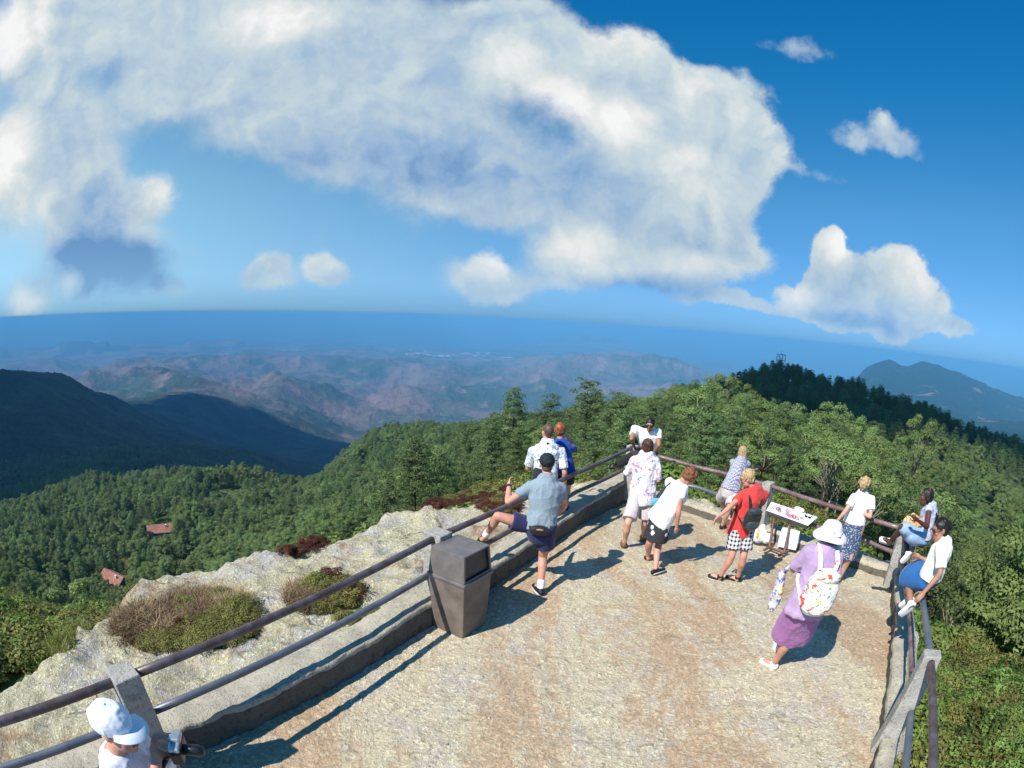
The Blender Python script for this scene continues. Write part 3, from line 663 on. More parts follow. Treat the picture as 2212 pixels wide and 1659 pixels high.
# ---- 05 bin, display board, bags ----
def build_bin():
    cx, cy, rz = -.44, 5.05, R(57)
    o = empty('litter_bin', (cx, cy, gz(cx, cy)), 'weathered brown square litter bin with a hooded lid beside the kerb', 'litter bin'); base = np.array(o.location)
    m1 = simple('bin_brown', (.15, .118, .10), .5, .25, 5, .3); m2 = simple('bin_lid', (.135, .12, .115), .38, .2, 6, .25, spec=.5); m3 = simple('bin_inside', (.012, .012, .012), .8)
    b = MB(); b.frustum((cx, cy, 0), (.205, .205), (cx, cy, .66), (.238, .238), rz); b.build('bin_body', m1, o, base, False, .014)
    # two moulded ribs up each side
    cs, sn = math.cos(rz), math.sin(rz)
    b = MB(); b.frustum((cx, cy, .655), (.250, .250), (cx, cy, .705), (.254, .254), rz); b.build('rim', m2, o, base, False, .016)
    # hood: a tapered shell whose two long sides are open flaps
    def pt(x, y, z): return (cx + x * cs - y * sn, cy + x * sn + y * cs, z)
    a, c = .236, .214; z0, z1 = .706, 1.0
    b = MB()
    def slab(p, q, n, th=.016):
        pass
    lo = [pt(-a, -a, z0), pt(a, -a, z0), pt(a, a, z0), pt(-a, a, z0)]; hi = [pt(-c, -c, z1), pt(c, -c, z1), pt(c, c, z1), pt(-c, c, z1)]
    b.add(lo + hi, [(4, 5, 6, 7), (1, 2, 6, 5), (3, 0, 4, 7)])
    def frame(i, j):                                           # frame of an opening between corners i and j
        P = [np.array(lo[i]), np.array(lo[j]), np.array(hi[j]), np.array(hi[i])]; ctr = sum(P) / 4
        Q = [p + (ctr - p) * np.array([.13, .13, .13]) for p in P]; Q[0] = Q[0] * .93 + P[0] * .07; 
        b.add(P + Q, [(0, 1, 5, 4), (1, 2, 6, 5), (2, 3, 7, 6), (3, 0, 4, 7)])
    frame(0, 1); frame(2, 3)
    ob = b.build('hood', m2, o, base, False); s_ = ob.modifiers.new('thick', 'SOLIDIFY'); s_.thickness = .014; s_.offset = -1; bv = ob.modifiers.new('bevel', 'BEVEL'); bv.width = .008; bv.segments = 2
    for sgn in (-1, 1):
        b = MB(); L_ = [pt(-a * .9, sgn * a * .88, z0 + .03), pt(a * .9, sgn * a * .88, z0 + .03), pt(c * .93, sgn * c * .86, z1 - .025), pt(-c * .93, sgn * c * .86, z1 - .025)]
        L2 = [pt(-a * .9, sgn * a * .84, z0 + .03), pt(a * .9, sgn * a * .84, z0 + .03), pt(c * .93, sgn * c * .82, z1 - .025), pt(-c * .93, sgn * c * .82, z1 - .025)]
        f = [(0, 1, 2, 3), (7, 6, 5, 4), (0, 4, 5, 1), (1, 5, 6, 2), (2, 6, 7, 3), (3, 7, 4, 0)]
        b.add(L_ + L2, f if sgn < 0 else [q[::-1] for q in f]); b.build('flap', m3 if 0 else simple('bin_flap', (.05, .045, .042), .45), o, base, False)
build_bin()
Z8 = lambda x, y: ((2750 + x * .18083) / 3840 * 2212, (1850 + y * .18083) / 3840 * 2212)
def build_table():
    g = -.12
    o = empty('display_table', (4.45, 7.2, g), 'slanted white vendor board with trinkets on a brown pipe frame', 'display table'); base = np.array(o.location)
    wh = simple('board_white', (.78, .77, .76), .5, .06, 9); br = simple('frame_brown', (.16, .07, .05), .5, .25, 9, .2); dk = simple('board_edge', (.05, .05, .045), .7)
    A, B_, C_, D_ = at_z(*Z8(690, 345), .40), at_z(*Z8(790, 178), .50), at_z(*Z8(1745, 492), .50), at_z(*Z8(1550, 660), .40)
    b = MB(); up = np.array([0, 0, 1.])
    b.add([A, B_, C_, D_, A - up * .012, B_ - up * .012, C_ - up * .012, D_ - up * .012], [(3, 2, 1, 0), (4, 5, 6, 7), (0, 1, 5, 4), (1, 2, 6, 5), (2, 3, 7, 6), (3, 0, 4, 7)]); b.build('board', wh, o, base, False)
    q = lambda u, v, dz=0: A * (1 - u) * (1 - v) + D_ * u * (1 - v) + B_ * (1 - u) * v + C_ * u * v + up * dz
    b = MB()
    for u0, u1, v0, v1 in ((.03, .97, .04, .10), (.03, .97, .9, .96), (.03, .09, .1, .9), (.9, .97, .1, .9)):
        c = [q(u0, v0, -.013), q(u1, v0, -.013), q(u1, v1, -.013), q(u0, v1, -.013)]; b.add(c + [p - up * .075 for p in c], [(0, 1, 2, 3), (7, 6, 5, 4), (0, 4, 5, 1), (1, 5, 6, 2), (2, 6, 7, 3), (3, 7, 4, 0)])
    b.build('apron', dk, o, base, False)
    fl, fr = at_z(*Z8(745, 1120), g + .02), at_z(*Z8(1050, 1235), g + .02)
    tl, tr = q(.17, .35, -.09), q(.56, .35, -.09); av = unit(np.cross(fr - fl, up))
    for f_, t_ in ((fl, tl), (fr, tr)):
        b = MB(); b.tube([t_, t_ * .5 + f_ * .5, f_], .022, 10); b.build('leg', br, o, base)
        b = MB(); b.tube([f_ - av * .13, f_, f_ + av * .16], .024, 10); b.build('foot', br, o, base)
    b = MB(); b.tube([fl, fr], .022, 10); b.build('crossbar', br, o, base)
    for k in range(2): pass
    # goods on the board
    pk = simple('trinket_pink', (.42, .16, .2), .5, .3, 30); pu = simple('trinket_mauve', (.40, .28, .34), .5, .3, 30); rdk = simple('trinket_dark', (.07, .04, .06), .4)
    r2 = np.random.default_rng(3)
    def trinket(u, v, r, m, lab):
        c = q(u, v, .006); b = MB(); K = 9; ex, ey = unit(D_ - A), unit(B_ - A)
        ring = [c + ex * r * math.cos(2 * math.pi * k / K) * (1 + .3 * r2.random()) + ey * r * .7 * math.sin(2 * math.pi * k / K) for k in range(K)]
        b.tube(ring + ring[:1], .0055, 6); ob = b.build('necklace', m, None, c); tag(ob, lab, 'necklace', 'necklaces laid out on the white board')
    for k in range(26): trinket(.05 + .42 * r2.random(), .2 + .65 * r2.random(), .018 + .02 * r2.random(), pu if k % 3 else rdk, 'small mauve bead necklace lying on the far end of the white board')
    for k in range(24): trinket(.40 + .38 * r2.random(), .1 + .3 * r2.random(), .016 + .022 * r2.random(), pk if k % 4 else rdk, 'small pink bead necklace near the front edge of the white board')
    c = q(.86, .62, .02); ex, ey = unit(D_ - A), unit(B_ - A); ez = np.cross(ex, ey)
    t_ = empty('sunglasses', c, 'black sunglasses lying on the bare end of the white board', 'sunglasses'); bk = simple('black_plastic', (.008, .008, .009), .25, spec=.5)
    for s_ in (-1, 1):
        b = MB(); b.ball(c + ex * .034 * s_, (.03, .024, .008), [ex, ey, ez], 10, 7); b.build('lens', bk, t_, c)
        b = MB(); b.tube([c + ex * .06 * s_, c + ex * .062 * s_ + ey * .1], .004, 6); b.build('temple', bk, t_, c)
    b = MB(); b.tube([c - ex * .01, c + ex * .01], .005, 6); b.build('bridge', bk, t_, c)
    # crumpled paper peeking over the back of the board
    c = q(.60, .97, .03); b = MB(); b.ball(c, (.09, .05, .04), [ex, ey, ez]); b.ball(c + ex * .07 + ez * .01, (.06, .04, .035), [ex, ey, ez]); ob = b.remesh('paper', wh, None, c, .006, 1, .012, 18); tag(ob, 'crumpled white paper at the back edge of the vendor board', 'paper')
    # bags under the table
    g2 = -.12
    cb = at_z(*Z8(1050, 1200), g2); b = MB(); bx = unit([.62, -.55, 0]); by = np.array([-bx[1], bx[0], 0])
    cc = at_z(*Z8(1060, 1150), g2) + by * .1 + bx * .03
    bag = empty('carrier_bag', cc, 'square white carrier bag standing under the vendor board', 'bag', 'white bags under the vendor board')
    b = MB(); v = []
    for z, w, d in ((0, .17, .075), (.12, .175, .08), (.26, .165, .05), (.33, .165, .022)):
        for i, j in ((-1, -1), (0, -1.05), (1, -1), (1.02, 0), (1, 1), (0, 1.05), (-1, 1), (-1.02, 0)): v.append(cc + bx * i * w + by * j * d + np.array([0, 0, z + r2.normal(0, .006)]))
    f = [tuple(range(7, -1, -1))] + [(8 * a_ + i, 8 * a_ + (i + 1) % 8, 8 * a_ + 8 + (i + 1) % 8, 8 * a_ + 8 + i) for a_ in range(3) for i in range(8)]
    plas = simple('white_plastic', (.78, .80, .82), .35, .05, 6, .2); b.add(v, f); ob = b.build('bag_body', plas, bag, cc, False, .006)
    b = MB(); b.tube([cc + bx * -.07 + np.array([0, 0, .325]), cc + bx * -.05 + np.array([0, 0, .40]), cc + bx * .05 + np.array([0, 0, .40]), cc + bx * .07 + np.array([0, 0, .325])], .006, 6); b.build('handle', plas, bag, cc)
    c2 = at_z(*Z8(510, 1010), g2) + np.array([0, 0, .12]); b = MB(); b.ball(c2, (.15, .11, .13)); b.ball(c2 + np.array([.05, .03, .1]), (.07, .06, .1)); b.ball(c2 + np.array([.13, -.08, -.03]), (.11, .09, .09))
    ob = b.remesh('plastic_bag', plas, None, c2 - np.array([0, 0, .12]), .009, 1, .03, 9); tag(ob, 'rumpled white plastic bag slumped beside the board leg', 'bag', 'white bags under the vendor board')
build_table()
# ---- 06 people ----
def skin(name, col):
    t = material(name); n = t.noise(t.co, 9, 5, .6); g = t.noise(t.co, 70, 3)
    t.put(t.b.inputs['Base Color'], t.mix(t.ss(n, .35, .65), tuple(c * .86 for c in col), tuple(min(1, c * 1.1) for c in col)))
    t.b.inputs['Roughness'].default_value = .5; t.b.inputs['Subsurface Weight'].default_value = .0
    bump(t, g, .15, .003); return t.m
def cloth(name, col, var=.08, rough=.85, weave=220):
    t = material(name); n = t.noise(t.co, 5, 4)
    t.put(t.b.inputs['Base Color'], t.mix(t.ss(n, .3, .7), tuple(c * (1 - var) for c in col), tuple(min(1, c * (1 + var)) for c in col)))
    t.b.inputs['Roughness'].default_value = rough; t.b.inputs['Sheen Weight'].default_value = .15
    bump(t, t.math('ADD', t.noise(t.co, weave, 2), t.math('MULTIPLY', t.noise(t.co, 26, 3), .7)), .35, .006); return t.m
def print_cloth(name, base, blobs, scale, seed=0):
    """fabric printed with blotches: each (colour, threshold)"""
    t = material(name); c = base; co = t.vec('ADD', t.co, (seed, seed * 2, 0))
    for k, (col, sc, lo, hi) in enumerate(blobs):
        n = t.noise(t.vec('ADD', co, (k * 3.1, k * 1.7, k)), scale * sc, 3, .6, 1.2)
        c = t.mix(t.ss(n, lo, hi), c, col)
    t.put(t.b.inputs['Base Color'], c); t.b.inputs['Roughness'].default_value = .85
    bump(t, t.noise(t.co, 26, 3), .3, .006); return t.m
def flower_cloth(name, base, petal, scale, dens=.5, r0=.3):
    t = material(name)
    vo = t.new('ShaderNodeTexVoronoi'); t.put(vo.inputs['Vector'], t.vec('ADD', t.co, t.vec('SCALE', t.vec('SUBTRACT', t.noise_c(t.co, 60), (.5, .5, .5)), sc=.02))); vo.inputs['Scale'].default_value = scale
    sp = t.new('ShaderNodeSeparateColor'); t.put(sp.inputs[0], vo.outputs['Color'])
    f = t.math('MULTIPLY', t.ss(vo.outputs['Distance'], r0 + .04, r0 - .04), t.ss(sp.outputs[0], 1 - dens, 1 - dens + .02))
    t.put(t.b.inputs['Base Color'], t.mix(f, base, petal)); t.b.inputs['Roughness'].default_value = .85
    bump(t, t.noise(t.co, 26, 3), .3, .006); return t.m
def gingham(name, a, b_, scale):
    t = material(name); sp = t.new('ShaderNodeSeparateXYZ'); mp = t.new('ShaderNodeMapping'); t.put(mp.inputs['Vector'], t.co); mp.inputs['Rotation'].default_value = (0, 0, R(26)); t.put(sp.inputs[0], mp.outputs[0])
    f = [t.math('GREATER_THAN', t.math('FRACT', t.math('MULTIPLY', sp.outputs[k], scale)), .5) for k in (0, 2)]
    t.put(t.b.inputs['Base Color'], t.mix(t.math('MULTIPLY', t.math('ADD', f[0], f[1]), .5), b_, a)); t.b.inputs['Roughness'].default_value = .85
    bump(t, t.noise(t.co, 26, 3), .3, .006); return t.m
def stripes(name, a, b_, scale):
    t = material(name); n = t.new('ShaderNodeTexBrick'); t.put(n.inputs['Vector'], t.vec('MULTIPLY', t.co, (1, 1, .4))); n.inputs['Scale'].default_value = scale
    n.inputs['Color1'].default_value = (*a, 1); n.inputs['Color2'].default_value = (*[c * .93 for c in a], 1); n.inputs['Mortar'].default_value = (*b_, 1); n.inputs['Mortar Size'].default_value = .05
    t.put(t.b.inputs['Base Color'], n.outputs[0]); t.b.inputs['Roughness'].default_value = .85; bump(t, t.noise(t.co, 26, 3), .3, .006); return t.m
SK = dict(pink=skin('skin_flushed', (.56, .27, .19)), fair=skin('skin_fair', (.55, .30, .21)), tan=skin('skin_tan', (.34, .17, .105)), dark=skin('skin_deep', (.085, .038, .024)))
def hairmat(name, a, b_):
    t = material(name); w = t.new('ShaderNodeTexNoise'); t.put(w.inputs['Vector'], t.vec('MULTIPLY', t.co, (90, 90, 14))); w.inputs['Scale'].default_value = 1; w.inputs['Detail'].default_value = 4
    t.put(t.b.inputs['Base Color'], t.mix(t.ss(w.outputs[0], .35, .65), a, b_)); t.b.inputs['Roughness'].default_value = .45; bump(t, w.outputs[0], .6, .006); return t.m
HR = dict(brown=hairmat('hair_brown', (.035, .018, .012), (.10, .05, .03)), black=hairmat('hair_black', (.006, .005, .005), (.022, .018, .017)), red=hairmat('hair_red', (.16, .045, .015), (.36, .12, .05)),
          auburn=hairmat('hair_auburn', (.10, .035, .015), (.26, .105, .05)), blond=hairmat('hair_blond', (.26, .16, .075), (.55, .39, .21)), short=hairmat('hair_short', (.06, .038, .028), (.13, .085, .06)), grey=hairmat('hair_grey', (.35, .33, .31), (.6, .58, .55)))
SHOE = dict(white=simple('shoe_white', (.75, .76, .78), .6, .08, 12), black=simple('shoe_black', (.012, .012, .014), .5, .2, 12), brown=simple('shoe_brown', (.16, .07, .035), .5, .2, 12))
SOLE = simple('sole', (.5, .5, .5), .7, .1, 20); SOCK = cloth('sock_white', (.75, .75, .75))
EYE_W = simple('eye_white', (.42, .40, .38), .3); EYE_D = simple('eye_dark', (.02, .014, .012), .2, spec=.5); LIP = simple('lips', (.33, .10, .085), .5)
def person(key, label, sk, top=None, bottom=None, hair=None, shoes=None, face=None, female=False, curl=.7, facing_pitch=0, socks=False, grip=None):
    J = PEOPLE[key]; s = J['s']; P = {k: np.array(v) for k, v in J.items() if k not in 'hs'}; hd = R(J['h'])
    heading = np.array([math.sin(hd), math.cos(hd), 0]); fa = R(face if face is not None else J['h'])
    pel, nk = P['pel'], P['neck']; up = unit(nk - pel); sd = unit(P['sr'] - P['sl']); sd = unit(sd - up * (sd @ up)); fw = np.cross(up, sd)
    if fw @ heading < 0: fw = -fw
    if abs(fw @ heading) < .25: fw = unit(heading - up * (heading @ up)); sd2 = np.cross(fw, up); sd = sd2 if sd2 @ sd > 0 else -sd2
    ps = unit(P['hr'] - P['hl']); base = np.array([pel[0], pel[1], min(P['al'][2], P['ar'][2]) - .08])
    TL = np.linalg.norm(nk - pel); side = sd
    def sec(t, w, d, back=0): return (pel + up * TL * t - fw * back * s, (w * s, d * s))
    hipw = .172 if female else .160; chw = .150 if female else .172
    torso = [sec(-.16, hipw * .75, .095), sec(0, hipw, .118, .01), sec(.18, hipw * .96, .112), sec(.38, .132 if female else .150, .098), sec(.58, chw * .93, .108, .005), sec(.78, chw, .112, .01), sec(.93, chw * .86, .088, .01), sec(1.0, .085, .066), sec(1.07, .056, .056)]
    b = MB(); b.tube([q[0] for q in torso], [q[1] for q in torso], 18, side)
    hdv = P['head']; hup = unit(.45 * unit(hdv - nk) + .55 * np.array([0, 0, 1.])); 
    ff = np.array([math.sin(fa), math.cos(fa), 0]) + np.array([0, 0, math.tan(R(facing_pitch))]); hup = unit(hdv - nk) * .5 + np.array([0, 0, .5]) + unit(ff) * 0; ff = unit(ff)
    hsd = unit(np.cross(ff, hup)); hup = np.cross(hsd, ff); ax = [hsd, ff, hup]
    hc = hdv
    nb = hdv - hup * .08 * s - ff * .02 * s
    b.tube([nk - up * .03, nk * .5 + nb * .5, nb], [.058 * s, .052 * s, .052 * s], 12)
    b.ball(hc + hup * .022 * s - ff * .008 * s, (.074 * s, .094 * s, .098 * s), ax, 18, 12)      # skull
    b.ball(hc - hup * .048 * s + ff * .022 * s, (.058 * s, .070 * s, .072 * s), ax)              # lower face
    b.ball(hc - hup * .096 * s + ff * .052 * s, (.026 * s, .026 * s, .020 * s), ax)              # chin
    b.tube([hc + hup * .022 * s + ff * .088 * s, hc - hup * .012 * s + ff * .105 * s, hc - hup * .022 * s + ff * .100 * s], [.010 * s, .013 * s, .016 * s], 8)
    b.tube([hc + hup * .034 * s + ff * .080 * s - hsd * .04 * s, hc + hup * .036 * s + ff * .088 * s, hc + hup * .034 * s + ff * .080 * s + hsd * .04 * s], .011 * s, 8)
    for g in (-1, 1):
        b.ball(hc + hsd * g * .075 * s + hup * .0 * s - ff * .008 * s, (.010 * s, .020 * s, .031 * s), ax, 8, 6)
        b.ball(hc + hsd * g * .036 * s - hup * .018 * s + ff * .066 * s, (.026 * s, .022 * s, .024 * s), ax, 8, 6)
    b.tube([P['sl'], nk * .6 + P['sl'] * .4 - up * .03, nk - up * .035, nk * .6 + P['sr'] * .4 - up * .03, P['sr']], [.054 * s, .062 * s, .066 * s, .062 * s, .054 * s], 12)
    am = .88 if female else 1.
    for a in 'lr':
        S_, E_, W_ = P['s' + a], P['e' + a], P['w' + a]
        chest = pel + up * TL * .78 + sd * (chw * .6 * s if (P['s' + a] - nk) @ sd > 0 else -chw * .6 * s)
        b.tube([chest, S_], [.07 * s, .058 * s * am], 10)
        b.tube([S_, S_ * .65 + E_ * .35, S_ * .2 + E_ * .8, E_], [.056 * s * am, .050 * s * am, .042 * s * am, .038 * s * am], 12)
        b.tube([E_, E_ * .7 + W_ * .3, W_], [.038 * s * am, .040 * s * am, .026 * s * am], 12)
        # hand: palm, four fingers of different length, thumb from the side of the palm
        d = unit(W_ - E_); nrm = unit(np.cross(d, [0, 0, 1.]) if abs(d[2]) < .8 else np.cross(d, sd)); 
        gv = grip.get(a) if grip else None
        if gv is not None: nrm = unit(np.array(gv) - d * (np.array(gv) @ d))
        else:
            nrm = unit(-sd * (1 if (P['s' + a] - nk) @ sd > 0 else -1) - d * (-sd @ d)); nrm = unit(nrm - d * (nrm @ d))
        wd = np.cross(d, nrm); hs = s * (.92 if female else 1.0)
        if wd @ fw < 0: wd = -wd
        pc = W_ + d * .048 * hs; b.ball(pc, (.040 * hs, .016 * hs, .052 * hs), [wd, nrm, d], 12, 8); b.tube([W_, pc], [.024 * hs, .026 * hs], 10)
        for k, (u, L) in enumerate(((.028, .070), (.010, .078), (-.009, .073), (-.027, .058))):
            p0 = W_ + d * .088 * hs + wd * u * hs; pts = [p0 - d * .03 * hs, p0]; dirn = d.copy(); c = curl * (.85 + .1 * k)
            for q in range(3):
                ang = c * (.55, .75, .6)[q]; dirn = unit(dirn * math.cos(ang) + nrm * math.sin(ang)); pts.append(pts[-1] + dirn * L * hs * (.42, .32, .26)[q])
            b.tube(pts, [.0095 * hs, .0092 * hs, .0088 * hs, .0082 * hs, .0072 * hs], 8)
        p0 = W_ + d * .03 * hs + wd * .03 * hs; b.tube([p0 - wd * .012 * hs, p0 + (d * .6 + wd * .7 + nrm * .3) * .032 * hs, p0 + (d * 1.0 + wd * .75 + nrm * .6) * .052 * hs, p0 + (d * 1.3 + wd * .6 + nrm * .9) * .062 * hs], [.013 * hs, .0115 * hs, .0105 * hs, .0085 * hs], 8)
    th_ = 1.05 if female else 1.0
    for a in 'lr':
        Hp, K_, A_, T_ = P['h' + a], P['k' + a], P['a' + a], P['t' + a]
        b.tube([Hp, Hp * .7 + K_ * .3, Hp * .25 + K_ * .75, K_], [.088 * s * th_, .084 * s * th_, .064 * s, .055 * s], 14)
        back = unit(np.cross(K_ - A_, side)); back = back if back @ heading < 0 else -back
        b.tube([K_, K_ * .68 + A_ * .32 + back * .014 * s, K_ * .3 + A_ * .7, A_], [.053 * s, .056 * s, .040 * s, .034 * s], 14)
        b.ball(A_ - np.array([0, 0, .03 * s]), (.034 * s, .04 * s, .042 * s)); b.tube([A_ - np.array([0, 0, .045 * s]), A_ * .4 + T_ * .6, T_], [.036 * s, .036 * s, .026 * s], 10)
    o = b.remesh('person', SK[sk], None, base, .0068, 3); tag(o, label, 'person', 'people on the lookout')
    for g in (-1, 1):                                     # eyes
        e = MB(); c = hc + hsd * g * .031 * s + hup * .012 * s + ff * .080 * s; e.ball(c, (.013 * s, .008 * s, .0065 * s), ax, 10, 7); eo = e.build('eye', EYE_W, o, base)
        e = MB(); e.ball(c + ff * .006 * s, (.0065 * s, .006 * s, .0065 * s), ax, 8, 6); e.build('iris', EYE_D, eo, base)
    e = MB(); e.tube([hc - hup * .052 * s + ff * .086 * s - hsd * .022 * s, hc - hup * .050 * s + ff * .094 * s, hc - hup * .052 * s + ff * .086 * s + hsd * .022 * s], [.004, .0075, .004], 8); e.build('mouth', LIP, o, base)
    C = dict(P=P, s=s, base=base, o=o, up=up, sd=sd, fw=fw, ff=ff, hsd=hsd, hup=hup, hc=hc, ax=ax, TL=TL, pel=pel, nk=nk, heading=heading, hipw=hipw, chw=chw, side=side)
    # --- clothes ---
    if top:
        mat, sleeve, hem, name = top['mat'], top.get('sleeve', .5), top.get('hem', .0), top.get('name', 'shirt'); inf = top.get('loose', .022)
        b = MB(); rows = [(t, w, d) for t, w, d in ((-.22, hipw * 1.02, .12), (-.1, hipw * 1.02, .122), (.0, hipw, .120), (.18, hipw * .98, .114), (.38, hipw * .90, .108), (.58, chw * .96, .112), (.78, chw * 1.02, .114), (.93, chw * .9, .092), (.99, .10, .075)) if t >= hem - .03]
        hx = [sec(hem, hipw * 1.0, .12)] if rows[0][0] > hem + .02 else []
        sx = hx + [sec(*r) for r in rows]
        rad = [(q[1][0] + inf * (1.25 if i < 2 else 1), q[1][1] + inf * (1.2 if i < 2 else 1)) for i, q in enumerate(sx)]
        b.tube([q[0] for q in sx], rad, 20, side, e0=.04)
        b.tube([P['sl'], nk * .5 + P['sl'] * .5 - up * .02, nk - up * .045, nk * .5 + P['sr'] * .5 - up * .02, P['sr']], [.064 * s, .074 * s, .076 * s, .074 * s, .064 * s], 12)
        for a in 'lr':
            S_, E_, W_ = P['s' + a], P['e' + a], P['w' + a]
            chest = pel + up * TL * .75 + sd * (chw * .62 * s if (S_ - nk) @ sd > 0 else -chw * .62 * s)
            b.tube([chest, S_], [.085 * s, .072 * s], 12)
            if sleeve > 0:
                q = min(sleeve, 1.); pts = [S_, S_ * (1 - q * .5) + E_ * q * .5, S_ * (1 - q) + E_ * q]; rr = [.070 * s, .068 * s, .068 * s if q < .9 else .056 * s]
                if sleeve > 1: pts.append(E_ * (2 - sleeve) + W_ * (sleeve - 1)); rr.append(.044 * s)
                b.tube(pts, rr, 12, e1=.05)
        C['top'] = b.remesh(name, mat, o, base, .010, 3, top.get('wr', .013) * 1.5, top.get('ws', 8), len(key), (1, 1, .55))
    if bottom:
        mat, kind = bottom['mat'], bottom['kind']; b = MB()
        if kind == 'skirt':
            q = bottom.get('len', .9) + (0 if bottom.get('seated') else .1); ml, mr = (P['hl'] * (1 - q) + P['kl'] * q), (P['hr'] * (1 - q) + P['kr'] * q); hc_ = (ml + mr) / 2
            hw = np.linalg.norm(mr - ml) / 2 + bottom.get('flare', .105) * s
            md = pel * .5 + hc_ * .5
            w0 = sec(.26, hipw * .9, .105); w1 = sec(0, hipw, .118)
            b.tube([w0[0], w1[0], md, hc_], [(w0[1][0] + .012, w0[1][1] + .012), (w1[1][0] + .016, w1[1][1] + .02), ((hw + hipw * s + .022) / 2 + .01, .15 * s), (hw, bottom.get('deep', .15) * s)], 22, unit(mr - ml) if bottom.get('seated') else side, e1=.72 if bottom.get('seated') else .04)
            if bottom.get('seated'):
                for a in 'lr':
                    Hp, K_ = P['h' + a], P['k' + a]; b.tube([Hp + up * .03, Hp * .5 + K_ * .5, Hp * .1 + K_ * .9], [.115 * s, .108 * s, .088 * s], 14)
                b.tube([pel, (P['hl'] + P['hr']) * .25 + (P['kl'] + P['kr']) * .25, (P['hl'] + P['hr']) * .075 + (P['kl'] + P['kr']) * .425], [.11 * s, .10 * s, .08 * s], 14)
        else:
            w = [sec(.24, hipw * .93, .108), sec(0, hipw, .12), sec(-.14, hipw * .92, .112)]
            b.tube([q[0] for q in w], [(q[1][0] + .018, q[1][1] + .018) for q in w], 20, side)
            for a in 'lr':
                Hp, K_, A_ = P['h' + a], P['k' + a], P['a' + a]
                if kind == 'shorts':
                    q = bottom.get('len', .6) + .11; b.tube([Hp + up * .05, Hp * (1 - q * .5) + K_ * q * .5, Hp * (1 - q) + K_ * q], [.105 * s, .106 * s, bottom.get('flare', .102) * s], 14, e1=.05)
                else:
                    b.tube([Hp + up * .05, Hp * .5 + K_ * .5, K_, K_ * .5 + A_ * .5, A_ + (K_ - A_) * .06], [.11 * s, .10 * s, .088 * s, .082 * s, .068 * s], 14)
        b.remesh({'skirt': 'skirt', 'shorts': 'shorts', 'trousers': 'trousers'}[kind], mat, o, base, .010, 3, bottom.get('wr', .012), 8, len(key) + 3, (1, 1, .4))
    if hair:
        mat, kind = HR[hair[0]], hair[1]; b = MB(); vx = .0062; wr = .017; ws = 30
        if kind != 'bald':
            b.ball(hc + hup * .040 * s - ff * .020 * s, (.083 * s, .096 * s, .092 * s), ax, 18, 12)
            if kind == 'crop': b = MB(); b.ball(hc + hup * .036 * s - ff * .014 * s, (.0795 * s, .097 * s, .092 * s), ax, 18, 12); b.ball(hc - hup * .03 * s - ff * .045 * s, (.06 * s, .045 * s, .05 * s), ax); wr = .004
            if kind in ('short', 'bob', 'long', 'curly'):
                b.ball(hc - hup * .012 * s - ff * .040 * s, (.082 * s, .070 * s, .080 * s), ax)
                for g in (-1, 1): b.ball(hc + hsd * g * .062 * s + hup * .012 * s - ff * .018 * s, (.026 * s, .052 * s, .06 * s), ax)
            if kind == 'curly':
                r2 = np.random.default_rng(len(key) * 7)
                for k in range(60):
                    v = unit(r2.normal(size=3)); 
                    if v[1] > .55 and v[2] < .35: continue
                    if v[2] < -.55: continue
                    b.ball(hc + hup * .03 * s - ff * .02 * s + (hsd * v[0] * .084 + ff * v[1] * .098 + hup * v[2] * .094) * s, .024 * s, None, 8, 6)
                wr = .008
            if kind == 'bob':
                b.ball(hc - hup * .07 * s - ff * .035 * s, (.086 * s, .066 * s, .085 * s), ax)
                for g in (-1, 1): b.ball(hc + hsd * g * .066 * s - hup * .045 * s - ff * .008 * s, (.026 * s, .05 * s, .07 * s), ax)
            if kind == 'long':
                bk = -fw; b.tube([hc - hup * .02 * s - ff * .04 * s, hc - hup * .12 * s - ff * .06 * s, nk - up * .10 + bk * .10 * s, nk - up * .24 + bk * .12 * s], [(.08 * s, .06 * s), (.085 * s, .055 * s), (.085 * s, .045 * s), (.05 * s, .025 * s)], 14, hsd)
            if kind == 'bun': b.ball(hc + hup * .02 * s - ff * .115 * s, .045 * s, ax); b.ball(hc - hup * .02 * s - ff * .05 * s, (.078 * s, .055 * s, .07 * s), ax)
            b.remesh('hair', mat, o, base, vx, 2, wr, ws, len(key), (1, 1, .35))
    if shoes:
        for a in 'lr':
            A_, T_ = P['a' + a], P['t' + a]; d = unit(T_ - A_ + np.array([0, 0, .045])); dn = unit(A_ - P['k' + a]); hl = A_ + dn * .045 * s - d * .03 * s
            gd = unit(T_ - hl); sdv = unit(np.cross(gd, dn)); un = np.cross(sdv, gd); un = un if un @ dn < 0 else -un; tip = T_ + gd * .035 * s
            b = MB(); b.tube([hl, hl * .5 + tip * .5, tip - gd * .02], [(.044 * s, .040 * s), (.047 * s, .036 * s), (.040 * s, .026 * s)], 12, sdv); 
            if shoes != 'flats': b.ball(A_ + dn * .015 * s, (.048 * s, .046 * s, .04 * s)); 
            so = b.remesh('shoe', SHOE['black' if shoes == 'flats' else shoes], o, base, .007, 2)
            b = MB(); c = hl - un * .034 * s; e = tip - gd * .02 - un * .026 * s; b.tube([c, c * .5 + e * .5, e], [(.045 * s, .012 * s), (.049 * s, .012 * s), (.042 * s, .011 * s)], 12, sdv); b.build('sole', SOLE if shoes != 'brown' else SHOE['brown'], so, base)
            if socks: b = MB(); b.tube([A_ + dn * .01, A_ - dn * .085 * s], [.043 * s, .046 * s], 12); b.build('sock', SOCK, o, base)
    return C
